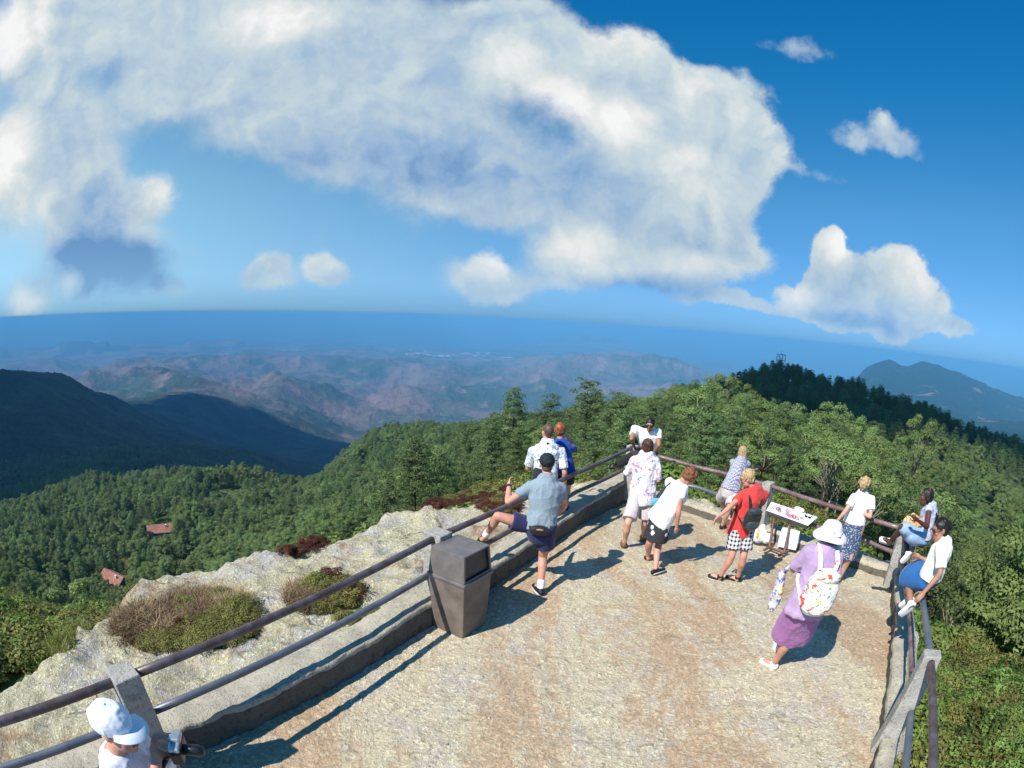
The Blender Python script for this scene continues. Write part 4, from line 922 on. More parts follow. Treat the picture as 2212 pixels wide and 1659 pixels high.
def cap_on(C, mat, brim=True, back=False):
    s, ax, hc, hup, ff, hsd, o, base = (C[k] for k in ('s', 'ax', 'hc', 'hup', 'ff', 'hsd', 'o', 'base'))
    b = MB(); b.ball(hc + hup * .050 * s - ff * .010 * s, (.091 * s, .113 * s, .083 * s), ax, 20, 12); c = b.remesh('cap', mat, o, base, .008, 2, .012, 16, 5)
    me = c.data
    if brim:
        b = MB(); K = 14; v = []
        for t in (0, .004):
            for r in (0, 1):
                for k in range(K + 1):
                    a = -1.12 + 2.24 * k / K; rr = .086 + r * (.074 * max(0, math.cos(a * .95)) + .002)
                    p = hc + hup * (.034 - r * .014 * math.cos(a) + t) * s + (hsd * math.sin(a) * rr * .92 + ff * math.cos(a) * (rr + .012)) * s; v.append(p)
        n = K + 1; f = []
        for k in range(K): f += [(k, k + 1, n + k + 1, n + k), (2 * n + k, 3 * n + k, 3 * n + k + 1, 2 * n + k + 1), (n + k, n + k + 1, 3 * n + k + 1, 3 * n + k)]
        b.add(v, f); b.build('brim', mat, c, base)
    b = MB(); b.ball(hc + hup * .131 * s - ff * .01 * s, (.009, .009, .006), ax, 8, 6); b.build('button', mat, c, base)
    return c
def glasses_on(C, dark=False):
    s, ax, hc, hup, ff, hsd, o, base = (C[k] for k in ('s', 'ax', 'hc', 'hup', 'ff', 'hsd', 'o', 'base')); m = simple('spectacle_frame', (.02, .012, .01), .25, spec=.5)
    b = MB(); g_ = None
    b = MB(); b.tube([hc - hsd * .07 * s + hup * .016 * s + ff * .088 * s, hc + hup * .018 * s + ff * .104 * s, hc + hsd * .07 * s + hup * .016 * s + ff * .088 * s], .004 * s, 6); g_ = b.build('sunglasses' if dark else 'spectacles', m, o, base)
    for g in (-1, 1):
        c = hc + hsd * g * .036 * s + hup * .008 * s + ff * .099 * s; b = MB()
        if dark: b.ball(c, (.032 * s, .008 * s, .022 * s), ax, 12, 8)
        else: b.tube([c + (hsd * math.cos(a) * .027 + hup * math.sin(a) * .022) * s for a in np.linspace(0, 2 * math.pi, 13)], .003 * s, 6, cap=False)
        b.build('lens', m, g_, base)
        b = MB(); b.tube([hc + hsd * g * .07 * s + hup * .016 * s + ff * .088 * s, hc + hsd * g * .079 * s + hup * .012 * s - ff * .01 * s], .0035 * s, 6); b.build('temple', m, g_, base)
def pack(C, label, mat, strap, w=.15, h=.21, d=.085, z=.55, name='backpack', cat='backpack', pocket=None, straps=True, tilt=0, out=0):
    up, sd, fw, s, pel, nk, TL = (C[k] for k in ('up', 'sd', 'fw', 's', 'pel', 'nk', 'TL'))
    c = pel + up * TL * z - fw * (.125 * s + d * .8) + sd * tilt; base = c - up * h
    t = empty(name, base, label, cat); ax = [sd, fw, up]
    b = MB(); b.ball(c, (w, d, h), ax, 18, 12); b.ball(c - up * h * .35, (w * 1.02, d * 1.05, h * .62), ax, 18, 10); b.remesh('pack_body', mat, t, base, .010, 3, .014, 9, 4)
    if pocket: b = MB(); b.ball(c - up * h * .38 - fw * d * .78, (w * .72, d * .55, h * .42), ax, 16, 10); b.remesh('front_pocket', pocket, t, base, .009, 2, .008, 12, 2)
    b = MB(); b.ball(c + up * h * .72 - fw * d * .3, (w * .8, d * .75, h * .30), ax, 16, 10); b.remesh('flap', pocket or mat, t, base, .009, 2, .008, 12, 6)
    if straps:
        for g in (-1, 1):
            q = sd * g
            pts = [c + up * h * .55 + q * .06, nk - up * .05 * s + q * .09 * s - fw * (.088 + out) * s, nk + q * .095 * s + up * (.028 + out * .5), nk - up * .12 * s + q * .115 * s + fw * (.10 + out) * s, nk - up * .26 * s + q * .15 * s + fw * (.09 + out) * s, pel + up * TL * .42 + q * .185 * s, c - up * h * .6 + q * w * .8]
            pts = resample(pts, .03); b = MB(); b.tube(pts, [(.026, .007)] * len(pts), 8, q); b.build('strap', strap, t, base)
    return t
PEOPLE = {'grey':{'h':-25.0,'s':1.03,'ar':[0.476,5.878,0.09],'hr':[0.505,5.915,0.877],'hl':[0.346,5.988,0.867],'al':[-0.232,6.125,0.66],'kr':[0.484,6.053,0.457],'kl':[-0.089,5.93,1.009],'neck':[0.469,5.998,1.465],'sl':[0.268,5.994,1.365],'sr':[0.629,6.005,1.36],'el':[0.022,5.934,1.195],'wl':[0.026,6.162,1.316],'er':[0.705,6.105,1.112],'wr':[0.648,6.279,0.946],'head':[0.453,6.059,1.638],'tl':[-0.299,6.015,0.62],'tr':[0.413,6.014,0.045],'pel':[0.425,5.951,0.872]},'pattern':{'h':-28.0,'s':1.02,'al':[0.481,7.685,0.38],'ar':[0.648,7.797,0.38],'hl':[0.472,7.703,1.0],'hr':[0.648,7.797,1.0],'kl':[0.458,7.73,0.69],'kr':[0.634,7.823,0.69],'neck':[0.573,7.809,1.48],'sl':[0.357,7.825,1.346],'sr':[0.784,7.794,1.373],'el':[0.304,7.902,1.055],'wl':[0.316,8.135,1.075],'er':[0.849,7.7,1.072],'wr':[0.875,7.797,0.838],'head':[0.566,7.85,1.644],'tl':[0.411,7.818,0.335],'tr':[0.578,7.929,0.335],'pel':[0.56,7.75,1.0]},'blue':{'h':-5.0,'s':0.95,'al':[0.79,8.142,0.38],'ar':[0.968,8.178,0.38],'hl':[0.792,8.122,0.96],'hr':[0.971,8.138,0.96],'kl':[0.789,8.162,0.67],'kr':[0.968,8.178,0.67],'neck':[0.8,8.159,1.425],'sl':[0.66,8.194,1.311],'sr':[0.958,8.162,1.332],'er':[1.053,8.404,1.276],'wr':[0.888,8.467,1.493],'el':[0.591,8.409,1.211],'wl':[0.682,8.517,1.431],'head':[0.78,8.191,1.613],'tl':[0.777,8.292,0.335],'tr':[0.955,8.327,0.335],'pel':[0.882,8.13,0.96]},'seated':{'h':-155.0,'s':1.03,'hl':[2.453,9.433,0.969],'hr':[2.651,9.432,0.967],'neck':[2.497,9.214,1.422],'sl':[2.252,9.331,1.455],'sr':[2.672,9.271,1.424],'el':[2.147,9.084,1.322],'wl':[2.267,9.358,1.137],'er':[2.65,9.039,1.237],'wr':[2.618,9.182,1.05],'head':[2.475,9.137,1.577],'al':[1.967,9.199,0.819],'kl':[2.152,9.022,1.003],'ar':[2.531,8.946,0.604],'kr':[2.475,9.019,0.924],'tl':[1.827,9.164,0.773],'tr':[2.468,8.81,0.559],'pel':[2.552,9.432,0.968]},'floral':{'h':5.0,'s':0.98,'al':[1.815,7.399,0.067],'ar':[2.196,7.726,0.032],'hl':[1.956,7.576,0.774],'hr':[2.133,7.529,0.792],'kl':[1.805,7.289,0.428],'kr':[2.121,7.489,0.361],'neck':[2.042,7.585,1.407],'sl':[1.877,7.628,1.317],'sr':[2.186,7.546,1.336],'el':[1.798,7.71,1.067],'wl':[1.895,7.902,1.087],'er':[2.235,7.448,1.057],'wr':[2.193,7.652,1.077],'head':[2.05,7.603,1.538],'tl':[1.828,7.548,0.022],'tr':[2.209,7.876,-0.013],'pel':[2.045,7.553,0.783]},'bend':{'h':65.0,'s':0.97,'al':[2.075,6.913,0.07],'ar':[2.072,6.462,0.078],'hl':[2.066,6.773,0.724],'hr':[2.152,6.61,0.766],'kl':[2.009,6.699,0.393],'kr':[2.151,6.722,0.35],'neck':[2.309,6.593,1.223],'sl':[2.205,6.814,1.231],'sr':[2.286,6.474,1.165],'er':[2.277,6.449,0.905],'wr':[2.303,6.512,0.683],'head':[2.398,6.566,1.375],'el':[2.323,6.846,0.981],'wl':[2.392,6.934,0.781],'tl':[2.211,6.977,0.025],'tr':[2.208,6.526,0.033],'pel':[2.109,6.692,0.745]},'checked':{'h':42.0,'s':0.96,'ar':[3.911,8.536,-0.118],'al':[4.183,8.902,-0.05],'hr':[4.079,8.589,0.543],'hl':[3.877,8.572,0.55],'kr':[3.913,8.373,0.267],'kl':[3.93,8.884,0.275],'neck':[4.197,8.755,1.045],'sl':[4.015,8.728,1.019],'sr':[4.323,8.752,0.983],'er':[4.503,8.854,0.826],'wr':[4.668,9.013,0.804],'el':[4.149,8.877,0.849],'wl':[4.324,8.922,0.899],'head':[4.236,8.814,1.188],'tl':[4.283,9.014,-0.095],'tr':[4.011,8.647,-0.163],'pel':[3.978,8.58,0.546]},'red':{'h':-50.0,'s':0.97,'al':[2.978,6.234,0.046],'ar':[3.24,6.196,0.03],'hl':[3.082,6.229,0.766],'hr':[3.235,6.208,0.76],'kl':[3.012,6.076,0.42],'kr':[3.193,6.073,0.411],'neck':[3.212,6.141,1.325],'sl':[3.049,6.178,1.238],'sr':[3.386,6.166,1.251],'el':[2.839,6.034,1.144],'wl':[2.651,5.938,1.046],'er':[3.337,6.233,1.001],'wr':[3.117,6.313,1.021],'head':[3.087,6.17,1.478],'tl':[2.864,6.331,0.001],'tr':[3.125,6.293,-0.015],'pel':[3.158,6.219,0.763]},'white':{'h':-120.0,'s':0.98,'ar':[5.039,6.098,-0.101],'al':[5.093,6.318,-0.11],'hr':[5.185,6.108,0.726],'hl':[4.98,6.173,0.742],'kr':[5.024,5.97,0.278],'kl':[4.968,6.16,0.27],'neck':[5.147,6.165,1.196],'sl':[4.995,6.174,1.152],'sr':[5.312,6.106,1.12],'el':[4.813,6.084,0.982],'wl':[4.62,5.981,0.896],'er':[5.238,5.962,0.911],'wr':[5.052,6.139,0.975],'head':[5.124,6.132,1.349],'tl':[4.963,6.243,-0.155],'tr':[4.909,6.023,-0.146],'pel':[5.083,6.14,0.734]},'girl':{'h':-60.0,'s':0.94,'hl':[5.096,4.605,1.1],'hr':[5.24,4.686,1.088],'neck':[5.17,4.643,1.481],'sl':[5.053,4.563,1.484],'sr':[5.289,4.721,1.437],'el':[4.936,4.408,1.321],'wl':[4.742,4.42,1.414],'er':[5.236,4.729,1.187],'wr':[5.053,4.811,1.247],'head':[5.104,4.714,1.588],'al':[4.833,4.931,0.974],'kl':[4.725,4.673,1.248],'ar':[4.99,4.69,0.874],'kr':[5.169,5.042,1.001],'tl':[4.701,5.0,0.972],'tr':[4.885,4.655,0.791],'pel':[5.168,4.646,1.094]},'bluesk':{'h':-60.0,'s':1.0,'hl':[4.289,3.564,1.109],'hr':[4.413,3.666,1.102],'neck':[4.383,3.578,1.484],'sl':[4.253,3.499,1.493],'sr':[4.524,3.657,1.429],'el':[4.181,3.344,1.271],'wl':[3.98,3.316,1.125],'er':[4.496,3.708,1.179],'wr':[4.353,3.86,1.219],'head':[4.324,3.647,1.604],'al':[4.154,3.616,0.828],'kl':[4.326,3.969,0.967],'ar':[4.319,3.809,0.776],'kr':[4.479,4.097,0.96],'tl':[4.075,3.632,0.71],'tr':[4.24,3.824,0.683],'pel':[4.351,3.615,1.105]},'lady':{'h':20.0,'s':0.98,'al':[2.815,4.034,0.08],'ar':[3.013,4.348,0.08],'hl':[2.684,3.724,0.958],'hr':[2.827,3.705,0.967],'kl':[2.784,3.869,0.516],'kr':[2.938,4.022,0.518],'neck':[2.817,3.713,1.529],'sl':[2.663,3.765,1.505],'sr':[2.935,3.687,1.459],'el':[2.62,3.895,1.267],'wl':[2.714,4.095,1.217],'er':[2.847,3.527,1.254],'wr':[2.927,3.606,1.047],'head':[2.848,3.752,1.635],'tl':[2.74,4.164,0.035],'tr':[3.064,4.489,0.035],'pel':[2.756,3.715,0.963]},'cap':{'h':68.0,'s':1.0,'head':[-1.49,1.094,1.722],'neck':[-1.563,1.075,1.507],'sl':[-1.62,1.268,1.467],'sr':[-1.47,0.897,1.467],'hl':[-1.534,1.163,0.9],'hr':[-1.466,0.997,0.9],'kl':[-1.515,1.171,0.48],'kr':[-1.448,1.004,0.48],'al':[-1.537,1.173,0.08],'ar':[-1.463,0.987,0.08],'wl':[-1.367,1.23,1.548],'wr':[-1.375,1.15,1.534],'el':[-1.516,1.305,1.273],'er':[-1.393,0.949,1.269],'tl':[-1.398,1.229,0.035],'tr':[-1.323,1.043,0.035],'pel':[-1.5,1.08,0.9]}}
# the thirteen people
white = cloth('cloth_white', (.80, .80, .79), .04); 
C = person('grey', 'person in a grey t-shirt and dark cap with one foot up on the lower rail', 'pink',
    dict(mat=cloth('cloth_grey', (.23, .29, .34), .07), sleeve=.52, hem=-.02, wr=.018), dict(mat=cloth('cloth_navy', (.022, .022, .085), .15), kind='shorts', len=.5, flare=.115), ('short', 'crop'), 'black', face=-4, socks=True)
cap_on(C, simple('cap_black', (.012, .018, .022), .8, .2, 9))
s_, fw_, up_, sd_, pel_ = C['s'], C['fw'], C['up'], C['sd'], C['pel']
c = pel_ + up_ * .02 - fw_ * .165 - sd_ * .03; t = empty('waist_pouch', c - up_ * .07, 'black waist pouch worn at the back over the grey t-shirt', 'waist pouch'); bk = cloth('pouch_black', (.012, .012, .013), .2, .6)
b = MB(); b.ball(c, (.13, .05, .065), [sd_, fw_, up_]); b.remesh('pouch_body', bk, t, c - up_ * .07, .008, 1, .006)
b = MB(); b.ball(c - fw_ * .048 + up_ * .022, (.045, .012, .014), [sd_, fw_, up_]); b.build('badge', simple('badge_tan', (.35, .2, .12), .5), t, c - up_ * .07)
b = MB(); ring = [pel_ + up_ * .035 + sd_ * math.cos(a) * .195 + fw_ * math.sin(a) * .15 for a in np.linspace(-1.2, 4.34, 26)]; b.tube(ring, [(.018, .005)] * 26, 8, up_); b.build('belt', bk, t, c - up_ * .07)
W_ = C['P']['wl']; d_ = unit(C['P']['wl'] - C['P']['el']); b = MB(); b.tube([W_ - d_ * .02, W_ + d_ * .004], .031, 12); ob = b.build('wristwatch', bk, None, W_); tag(ob, 'black wristwatch on the raised wrist of the grey-shirted man', 'watch')
C = person('pattern', 'person in a white and navy patterned shirt standing beside the red-haired person', 'pink',
    dict(mat=print_cloth('cloth_pattern', (.62, .65, .68), [((.20, .24, .34), 1, .50, .60), ((.74, .75, .76), 1.6, .52, .6)], 16), sleeve=.8, hem=-.12, wr=.014), dict(mat=cloth('cloth_dark', (.02, .02, .025)), kind='trousers'), ('short', 'crop'), 'black')
b = MB(); nk_, up_, sd_, fw_ = C['nk'], C['up'], C['sd'], C['fw']; b.tube([nk_ + up_ * .01 + sd_ * math.cos(a) * .08 + fw_ * math.sin(a) * .075 - up_ * .012 * (1 + math.sin(a)) for a in np.linspace(0, 2 * math.pi, 17)], .016, 8, cap=False); b.build('collar', cloth('cloth_collar', (.015, .02, .06)), C['o'], C['base'])
b = MB(); y0 = C['pel'] + C['up'] * C['TL'] * .9; b.tube([C['P']['sl'] * 1 + C['up'] * .062, nk_ - up_ * .0 - fw_ * .085, C['P']['sr'] + C['up'] * .062], .018, 8); b.build('yoke', bpy.data.materials['cloth_collar'], C['o'], C['base'])
C = person('blue', 'red-haired person in a blue top holding binoculars up to look out', 'fair',
    dict(mat=cloth('cloth_blue', (.012, .055, .30), .1), sleeve=.75, hem=-.05), dict(mat=cloth('cloth_black', (.014, .014, .016)), kind='shorts', len=.55), ('red', 'short'), 'black', female=True, curl=.9)
c = C['hc'] + C['ff'] * .15 + C['hup'] * .01; t = empty('binoculars', c, 'black binoculars held to the eyes of the red-haired person', 'binoculars')
for g in (-1, 1): b = MB(); b.tube([c + C['hsd'] * g * .033 - C['ff'] * .04, c + C['hsd'] * g * .035 + C['ff'] * .02, c + C['hsd'] * g * .038 + C['ff'] * .07], [.019, .023, .028], 12); b.build('barrel', bk, t, c)
b = MB(); b.tube([c - C['hsd'] * .03, c + C['hsd'] * .03], .012, 8); b.build('hinge', bk, t, c)
C = person('seated', 'person in a white polo shirt, sunglasses and black trousers seated on the corner rail', 'tan',
    dict(mat=white, sleeve=.58, hem=-.05, wr=.016), dict(mat=bpy.data.materials['cloth_black'], kind='trousers'), ('black', 'crop'), 'black', face=-158, facing_pitch=-8)
glasses_on(C, True)
nk_, up_, sd_, fw_ = C['nk'], C['up'], C['sd'], C['fw']; b = MB()
for g in (-1, 1): b.tube([nk_ - fw_ * .05 + up_ * .02 + sd_ * g * .02, nk_ + sd_ * g * .075 + up_ * .015, nk_ + fw_ * .07 + sd_ * g * .05 - up_ * .02, nk_ + fw_ * .115 + sd_ * g * .015 - up_ * .075], [.016, .02, .024, .014], 8)
b.build('collar', bpy.data.materials['cloth_black'], C['o'], C['base'])
C = person('floral', 'brown-haired person in a loose pastel floral shirt and pale shorts seen from behind', 'fair',
    dict(mat=print_cloth('cloth_floral', (.74, .72, .74), [((.62, .22, .33), .8, .56, .62), ((.24, .27, .50), 1, .57, .63), ((.72, .42, .12), 1.1, .62, .67), ((.10, .10, .20), 1.5, .64, .68)], 11), sleeve=.98, hem=-.18, loose=.04, wr=.022), dict(mat=cloth('cloth_greige', (.50, .45, .46)), kind='shorts', len=.72, flare=.12), ('brown', 'bob'), 'brown', female=True)
C = person('bend', 'person in a white sleeveless top and black flowered skirt bending to look down', 'pink',
    dict(mat=white, sleeve=0.12, hem=-.08, wr=.012, loose=.036), dict(mat=flower_cloth('cloth_flowers', (.03, .03, .034), (.70, .70, .68), 10, .5, .36), kind='skirt', len=.70, flare=.15, deep=.17), ('auburn', 'curly'), 'flats', face=75, facing_pitch=-52, female=True, curl=.5)
nk_, up_, sd_, fw_, pel_ = C['nk'], C['up'], C['sd'], C['fw'], C['pel']; side_ = sd_ if (C['P']['sl'] - nk_) @ sd_ > 0 else -sd_
c = pel_ + up_ * .1 + side_ * .235 - fw_ * .03; t = empty('shoulder_bag', c - up_ * .09, 'small light blue shoulder bag on a dark strap of the bending woman', 'bag')
b = MB(); b.ball(c, (.03, .085, .07), [side_, fw_, up_]); b.remesh('bag_body', cloth('cloth_sky', (.10, .42, .62)), t, c - up_ * .09, .008, 1, .008)
pts = resample([c + up_ * .08, pel_ + up_ * .3 + side_ * .19 - fw_ * .10, nk_ - up_ * .05 + side_ * .13 - fw_ * .09, nk_ + side_ * .11 + up_ * .04, nk_ - up_ * .14 + side_ * .13 + fw_ * .12, c + fw_ * .05 + up_ * .06], .03); b = MB(); b.tube(pts, [(.02, .006)] * len(pts), 8, side_); b.build('strap', cloth('strap_dark', (.03, .035, .05)), t, c - up_ * .09)
C = person('checked', 'blond person in a pale checked top leaning over the rail with a camera', 'fair',
    dict(mat=stripes('cloth_check', (.48, .49, .55), (.16, .17, .24), 11), sleeve=.2, hem=-.04, loose=.028), dict(mat=cloth('cloth_stone', (.47, .44, .45)), kind='shorts', len=.72, flare=.11), ('blond', 'bob'), 'black', face=40, female=True)
w = C['P']['wr']; c = w + C['heading'] * .07 + np.array([0, 0, .03]); t = empty('camera', c, 'small black camera in the hand of the woman leaning on the rail', 'camera'); ax = [np.cross(C['heading'], [0, 0, 1.]), C['heading'], np.array([0, 0, 1.])]
b = MB(); b.box(c, (.06, .022, .04), ax); b.build('camera_body', bk, t, c, False, .008); b = MB(); b.tube([c + ax[1] * .02, c + ax[1] * .06], .026, 12); b.build('lens', bk, t, c)
C = person('red', 'person in a red t-shirt and black and white gingham shorts reaching out one hand', 'pink',
    dict(mat=cloth('cloth_red', (.60, .045, .04), .08), sleeve=.55, hem=-.16, loose=.03, wr=.018), dict(mat=gingham('cloth_gingham', (.012, .014, .018), (.66, .66, .66), 20), kind='shorts', len=.66, flare=.118), ('blond', 'short'), 'black', face=-75, facing_pitch=-22, female=True, curl=.45)
glasses_on(C)
t = pack(C, 'small black backpack hanging low on the red t-shirt', cloth('pack_black', (.018, .02, .022), .3, .5), bk, .13, .17, .08, .42, pocket=cloth('pack_slate', (.035, .045, .055), .3, .45))
c = C['pel'] + C['up'] * .12 - C['fw'] * .25 + C['sd'] * (.12 if C['sd'] @ [1, 0, 0] > 0 else -.12); b = MB(); b.tube([c, c - np.array([0, 0, .11])], [.016, .018], 10); ob = b.build('key_tag', simple('tag_yellow', (.65, .42, .06), .4), t, np.array(t.location))
C = person('white', 'curly blond person in white t-shirt and patterned blue skirt leaning by the rail', 'fair',
    dict(mat=white, sleeve=.62, hem=.05, wr=.014), dict(mat=flower_cloth('cloth_dots', (.05, .075, .15), (.42, .44, .48), 42, .8, .36), kind='skirt', len=1.0, flare=.10, deep=.13), ('blond', 'curly'), 'brown', face=-118, facing_pitch=-58, female=True)
C = person('girl', 'dark-haired girl in a pale sleeveless top and denim skirt seated on the grey rail', 'dark',
    dict(mat=print_cloth('cloth_lilac', (.50, .50, .62), [((.30, .32, .50), 1, .5, .6)], 30), sleeve=.12, hem=.0), dict(mat=cloth('cloth_denim', (.27, .38, .58)), kind='skirt', len=.62, flare=.11, deep=.13, seated=True), ('black', 'long'), 'white', face=-62, female=True)
p_ = C['hc'] - C['ff'] * .03 + C['hup'] * .10; b = MB(); b.ball(p_, (.05, .03, .025), C['ax']); b.build('hair_tie', simple('tie_red', (.4, .02, .05), .5), C['o'], C['base'])
c = (C['P']['wl'] * .55 + C['P']['kr'] * .45) + np.array([0, 0, .07]); b = MB(); r2 = np.random.default_rng(4)
for k in range(12): b.ball(c + r2.normal(0, .045, 3), .035 + .02 * r2.random(), None, 8, 6)
ob = b.remesh('bundle', print_cloth('bundle_orange', (.55, .26, .10), [((.62, .50, .22), 1, .5, .55), ((.45, .07, .05), 1.2, .56, .62), ((.65, .6, .5), 1.5, .6, .64)], 26), None, c, .007, 1, .012, 22); tag(ob, 'orange and yellow bundle held in the lap of the seated girl', 'bundle')
C = person('bluesk', 'dark-haired person in a white blouse and bright blue skirt seated on the grey rail', 'tan',
    dict(mat=white, sleeve=.8, hem=.0, wr=.014), dict(mat=cloth('cloth_cobalt', (.015, .11, .33), .1), kind='skirt', len=.80, flare=.12, deep=.13, seated=True), ('black', 'bun'), 'white', face=-72, facing_pitch=-10, female=True)
glasses_on(C)
C = person('lady', 'person in a lilac top and purple skirt walking away under a wide pale sun hat', 'pink',
    dict(mat=cloth('cloth_lilac_plain', (.40, .275, .44), .07), sleeve=.85, hem=-.14, loose=.026, wr=.022), dict(mat=cloth('cloth_purple', (.34, .135, .34), .08), kind='skirt', len=.98, flare=.12, deep=.17, wr=.02), ('brown', 'short'), 'white', female=True)
s_, ax, hc, hup, ff, hsd, o_, base = (C[k] for k in ('s', 'ax', 'hc', 'hup', 'ff', 'hsd', 'o', 'base'))
hatm = cloth('hat_straw', (.70, .64, .64), .05, .8, 300); b = MB(); K = 40; prof = [(.0, .155), (.04, .153), (.075, .138), (.096, .10), (.104, .055), (.112, .045), (.13, .038), (.152, .022), (.170, .002), (.169, -.004), (.15, .014), (.10, .036), (.09, .05), (.0, .10)]
v = []
for (r_, z_) in prof:
    for k in range(K):
        a = 2 * math.pi * k / K; wv = .012 * math.sin(3 * a + 1) * (r_ / .2) ** 2; v.append(hc + hsd * math.cos(a) * r_ + ff * (math.sin(a) * r_ * 1.03) + hup * (z_ + wv))
f = [(i * K + k, i * K + (k + 1) % K, (i + 1) * K + (k + 1) % K, (i + 1) * K + k) for i in range(len(prof) - 1) for k in range(K)]
b.add(v, f); hat = b.build('sun_hat', hatm, o_, base)
b = MB(); b.tube([hc + hup * .058 + hsd * math.cos(a) * .108 + ff * math.sin(a) * .11 for a in np.linspace(0, 2 * math.pi, 25)], [(.004, .014)] * 25, 8, hsd, cap=False); rib = b.build('hat_band', cloth('ribbon', (.68, .66, .70)), hat, base)
c = hc - ff * .118 + hup * .06; b = MB()
for g in (-1, 1): b.ball(c + hsd * g * .035, (.036, .012, .02), ax, 10, 7); b.tube([c, c + hsd * g * .035 - hup * .035 - ff * .03], [(.01, .004), (.014, .004)], 8)
b.ball(c, .013); b.build('bow', bpy.data.materials['ribbon'], hat, base)
fl = print_cloth('pack_floral', (.78, .77, .72), [((.70, .45, .08), .9, .61, .63), ((.10, .30, .12), 1.1, .625, .645), ((.16, .14, .42), 1.3, .63, .65), ((.66, .08, .05), .8, .605, .625)], 11)
pack(C, 'white backpack printed with bright flowers on the purple-clad walker', fl, fl, .17, .24, .105, .42, pocket=fl, out=.07)
w = C['P']['wl']; c = w + np.array([-.10, -.02, -.22]); t = empty('beach_bag', c - np.array([0, 0, .25]), 'limp striped blue and yellow cloth bag swinging beside the purple skirt', 'bag')
cm = print_cloth('cloth_scarf', (.50, .52, .66), [((.13, .15, .45), .8, .5, .54), ((.66, .52, .16), 1, .56, .6), ((.55, .12, .10), 1.1, .6, .63), ((.72, .72, .72), 1.4, .6, .64)], 12)
b = MB(); b.tube([c + np.array([0, 0, .16]), c, c - np.array([.0, 0, .14]), c - np.array([.03, .0, .25])], [(.04, .025), (.065, .04), (.07, .04), (.04, .025)], 14); b.remesh('bag_body', cm, t, np.array(t.location), .009, 1, .03, 9)
pts = resample([c + np.array([-.02, 0, .14]), w + np.array([0, 0, .02]), C['P']['el'] * .4 + w * .6 + np.array([0, 0, .04]), c + np.array([.04, .02, .14])], .03); b = MB(); b.tube(pts, [(.014, .006)] * len(pts), 8); b.build('handle', cm, t, np.array(t.location))
C = person('cap', 'person in a white peaked cap and white shirt holding a camera', 'pink',
    dict(mat=print_cloth('cloth_shirt_white', (.72, .72, .74), [((.60, .62, .68), 1, .48, .6)], 30), sleeve=1.6, hem=-.1, loose=.035, wr=.02), dict(mat=cloth('cloth_khaki', (.22, .19, .13)), kind='trousers'), ('grey', 'crop'), 'black', face=84, facing_pitch=0, curl=.95)
cap_on(C, simple('cap_white', (.74, .77, .80), .75, .04, 6))
P_ = C['P']; c = (P_['wl'] + P_['wr']) / 2 + C['heading'] * .10 + np.array([0, 0, .05]); t = empty('camera', c, 'black and silver camera with a long lens held by the man in the white cap', 'camera'); hx = C['heading']; ax = [np.cross(hx, [0, 0, 1.]), hx, np.array([0, 0, 1.])]
silver = simple('camera_silver', (.45, .47, .5), .3, .1, 20, metal=.6); blk = simple('camera_black', (.012, .012, .013), .35, spec=.5)
b = MB(); b.box(c, (.072, .028, .038), ax); b.build('camera_body', blk, t, c, False, .01); b = MB(); b.box(c + ax[2] * .047, (.066, .025, .012), ax); b.build('top_plate', silver, t, c, False, .006)
b = MB(); b.box(c + ax[2] * .062 + ax[1] * .004, (.022, .026, .016), ax); b.build('prism', silver, t, c, False, .008); b = MB(); b.tube([c + ax[1] * .025, c + ax[1] * .06, c + ax[1] * .095], [.026, .027, .030], 16); b.build('lens', blk, t, c)
nk_, fw_, sd_ = C['nk'], C['fw'], C['sd']; b = MB()
for g in (-1, 1): 
    pts = resample([nk_ - fw_ * .09 + np.array([0, 0, .02]), nk_ + sd_ * g * .085 + np.array([0, 0, .035]), nk_ + sd_ * g * .10 + fw_ * .13 - np.array([0, 0, .12]), c + ax[0] * -g * .07 + ax[2] * .03], .03); b = MB(); b.tube(pts, [(.017, .005)] * len(pts), 8, sd_ * g); b.build('strap', blk, t, c)
# ---- 07 vegetation, houses, mast ----
def leaf_mat(name, a, b_, warm=None, trans=.38):
    t = material(name); n = t.noise(t.co, .9, 4, .6); oi = t.new('ShaderNodeObjectInfo')
    c = t.mix(t.ss(n, .3, .7), a, b_)
    hv = t.new('ShaderNodeHueSaturation'); t.put(hv.inputs['Color'], c); t.put(hv.inputs['Hue'], t.math('ADD', .485, t.math('MULTIPLY', oi.outputs['Random'], .03))); t.put(hv.inputs['Value'], t.math('ADD', .75, t.math('MULTIPLY', oi.outputs['Random'], .5)))
    c = hv.outputs[0]
    if warm: c = t.mix(t.ss(t.noise(t.co, 3.5, 3), .58, .68), c, warm)
    t.put(t.b.inputs['Base Color'], c); t.b.inputs['Roughness'].default_value = .55; t.b.inputs['Specular IOR Level'].default_value = .25
    tr = t.new('ShaderNodeBsdfTranslucent'); t.put(tr.inputs[0], t.mix(.5, c, (.10, .14, .02))); mx = t.new('ShaderNodeMixShader'); mx.inputs[0].default_value = trans
    t.l.new(t.b.outputs[0], mx.inputs[1]); t.l.new(tr.outputs[0], mx.inputs[2]); t.l.new(mx.outputs[0], t.n['Material Output'].inputs[0])
    return t.m
BARK = simple('bark', (.17, .14, .115), .9, .35, 6, .6); BARK_P = simple('bark_pale', (.27, .24, .20), .9, .3, 6, .6); BARK_D = simple('bark_dark', (.075, .055, .045), .9, .35, 6, .6)
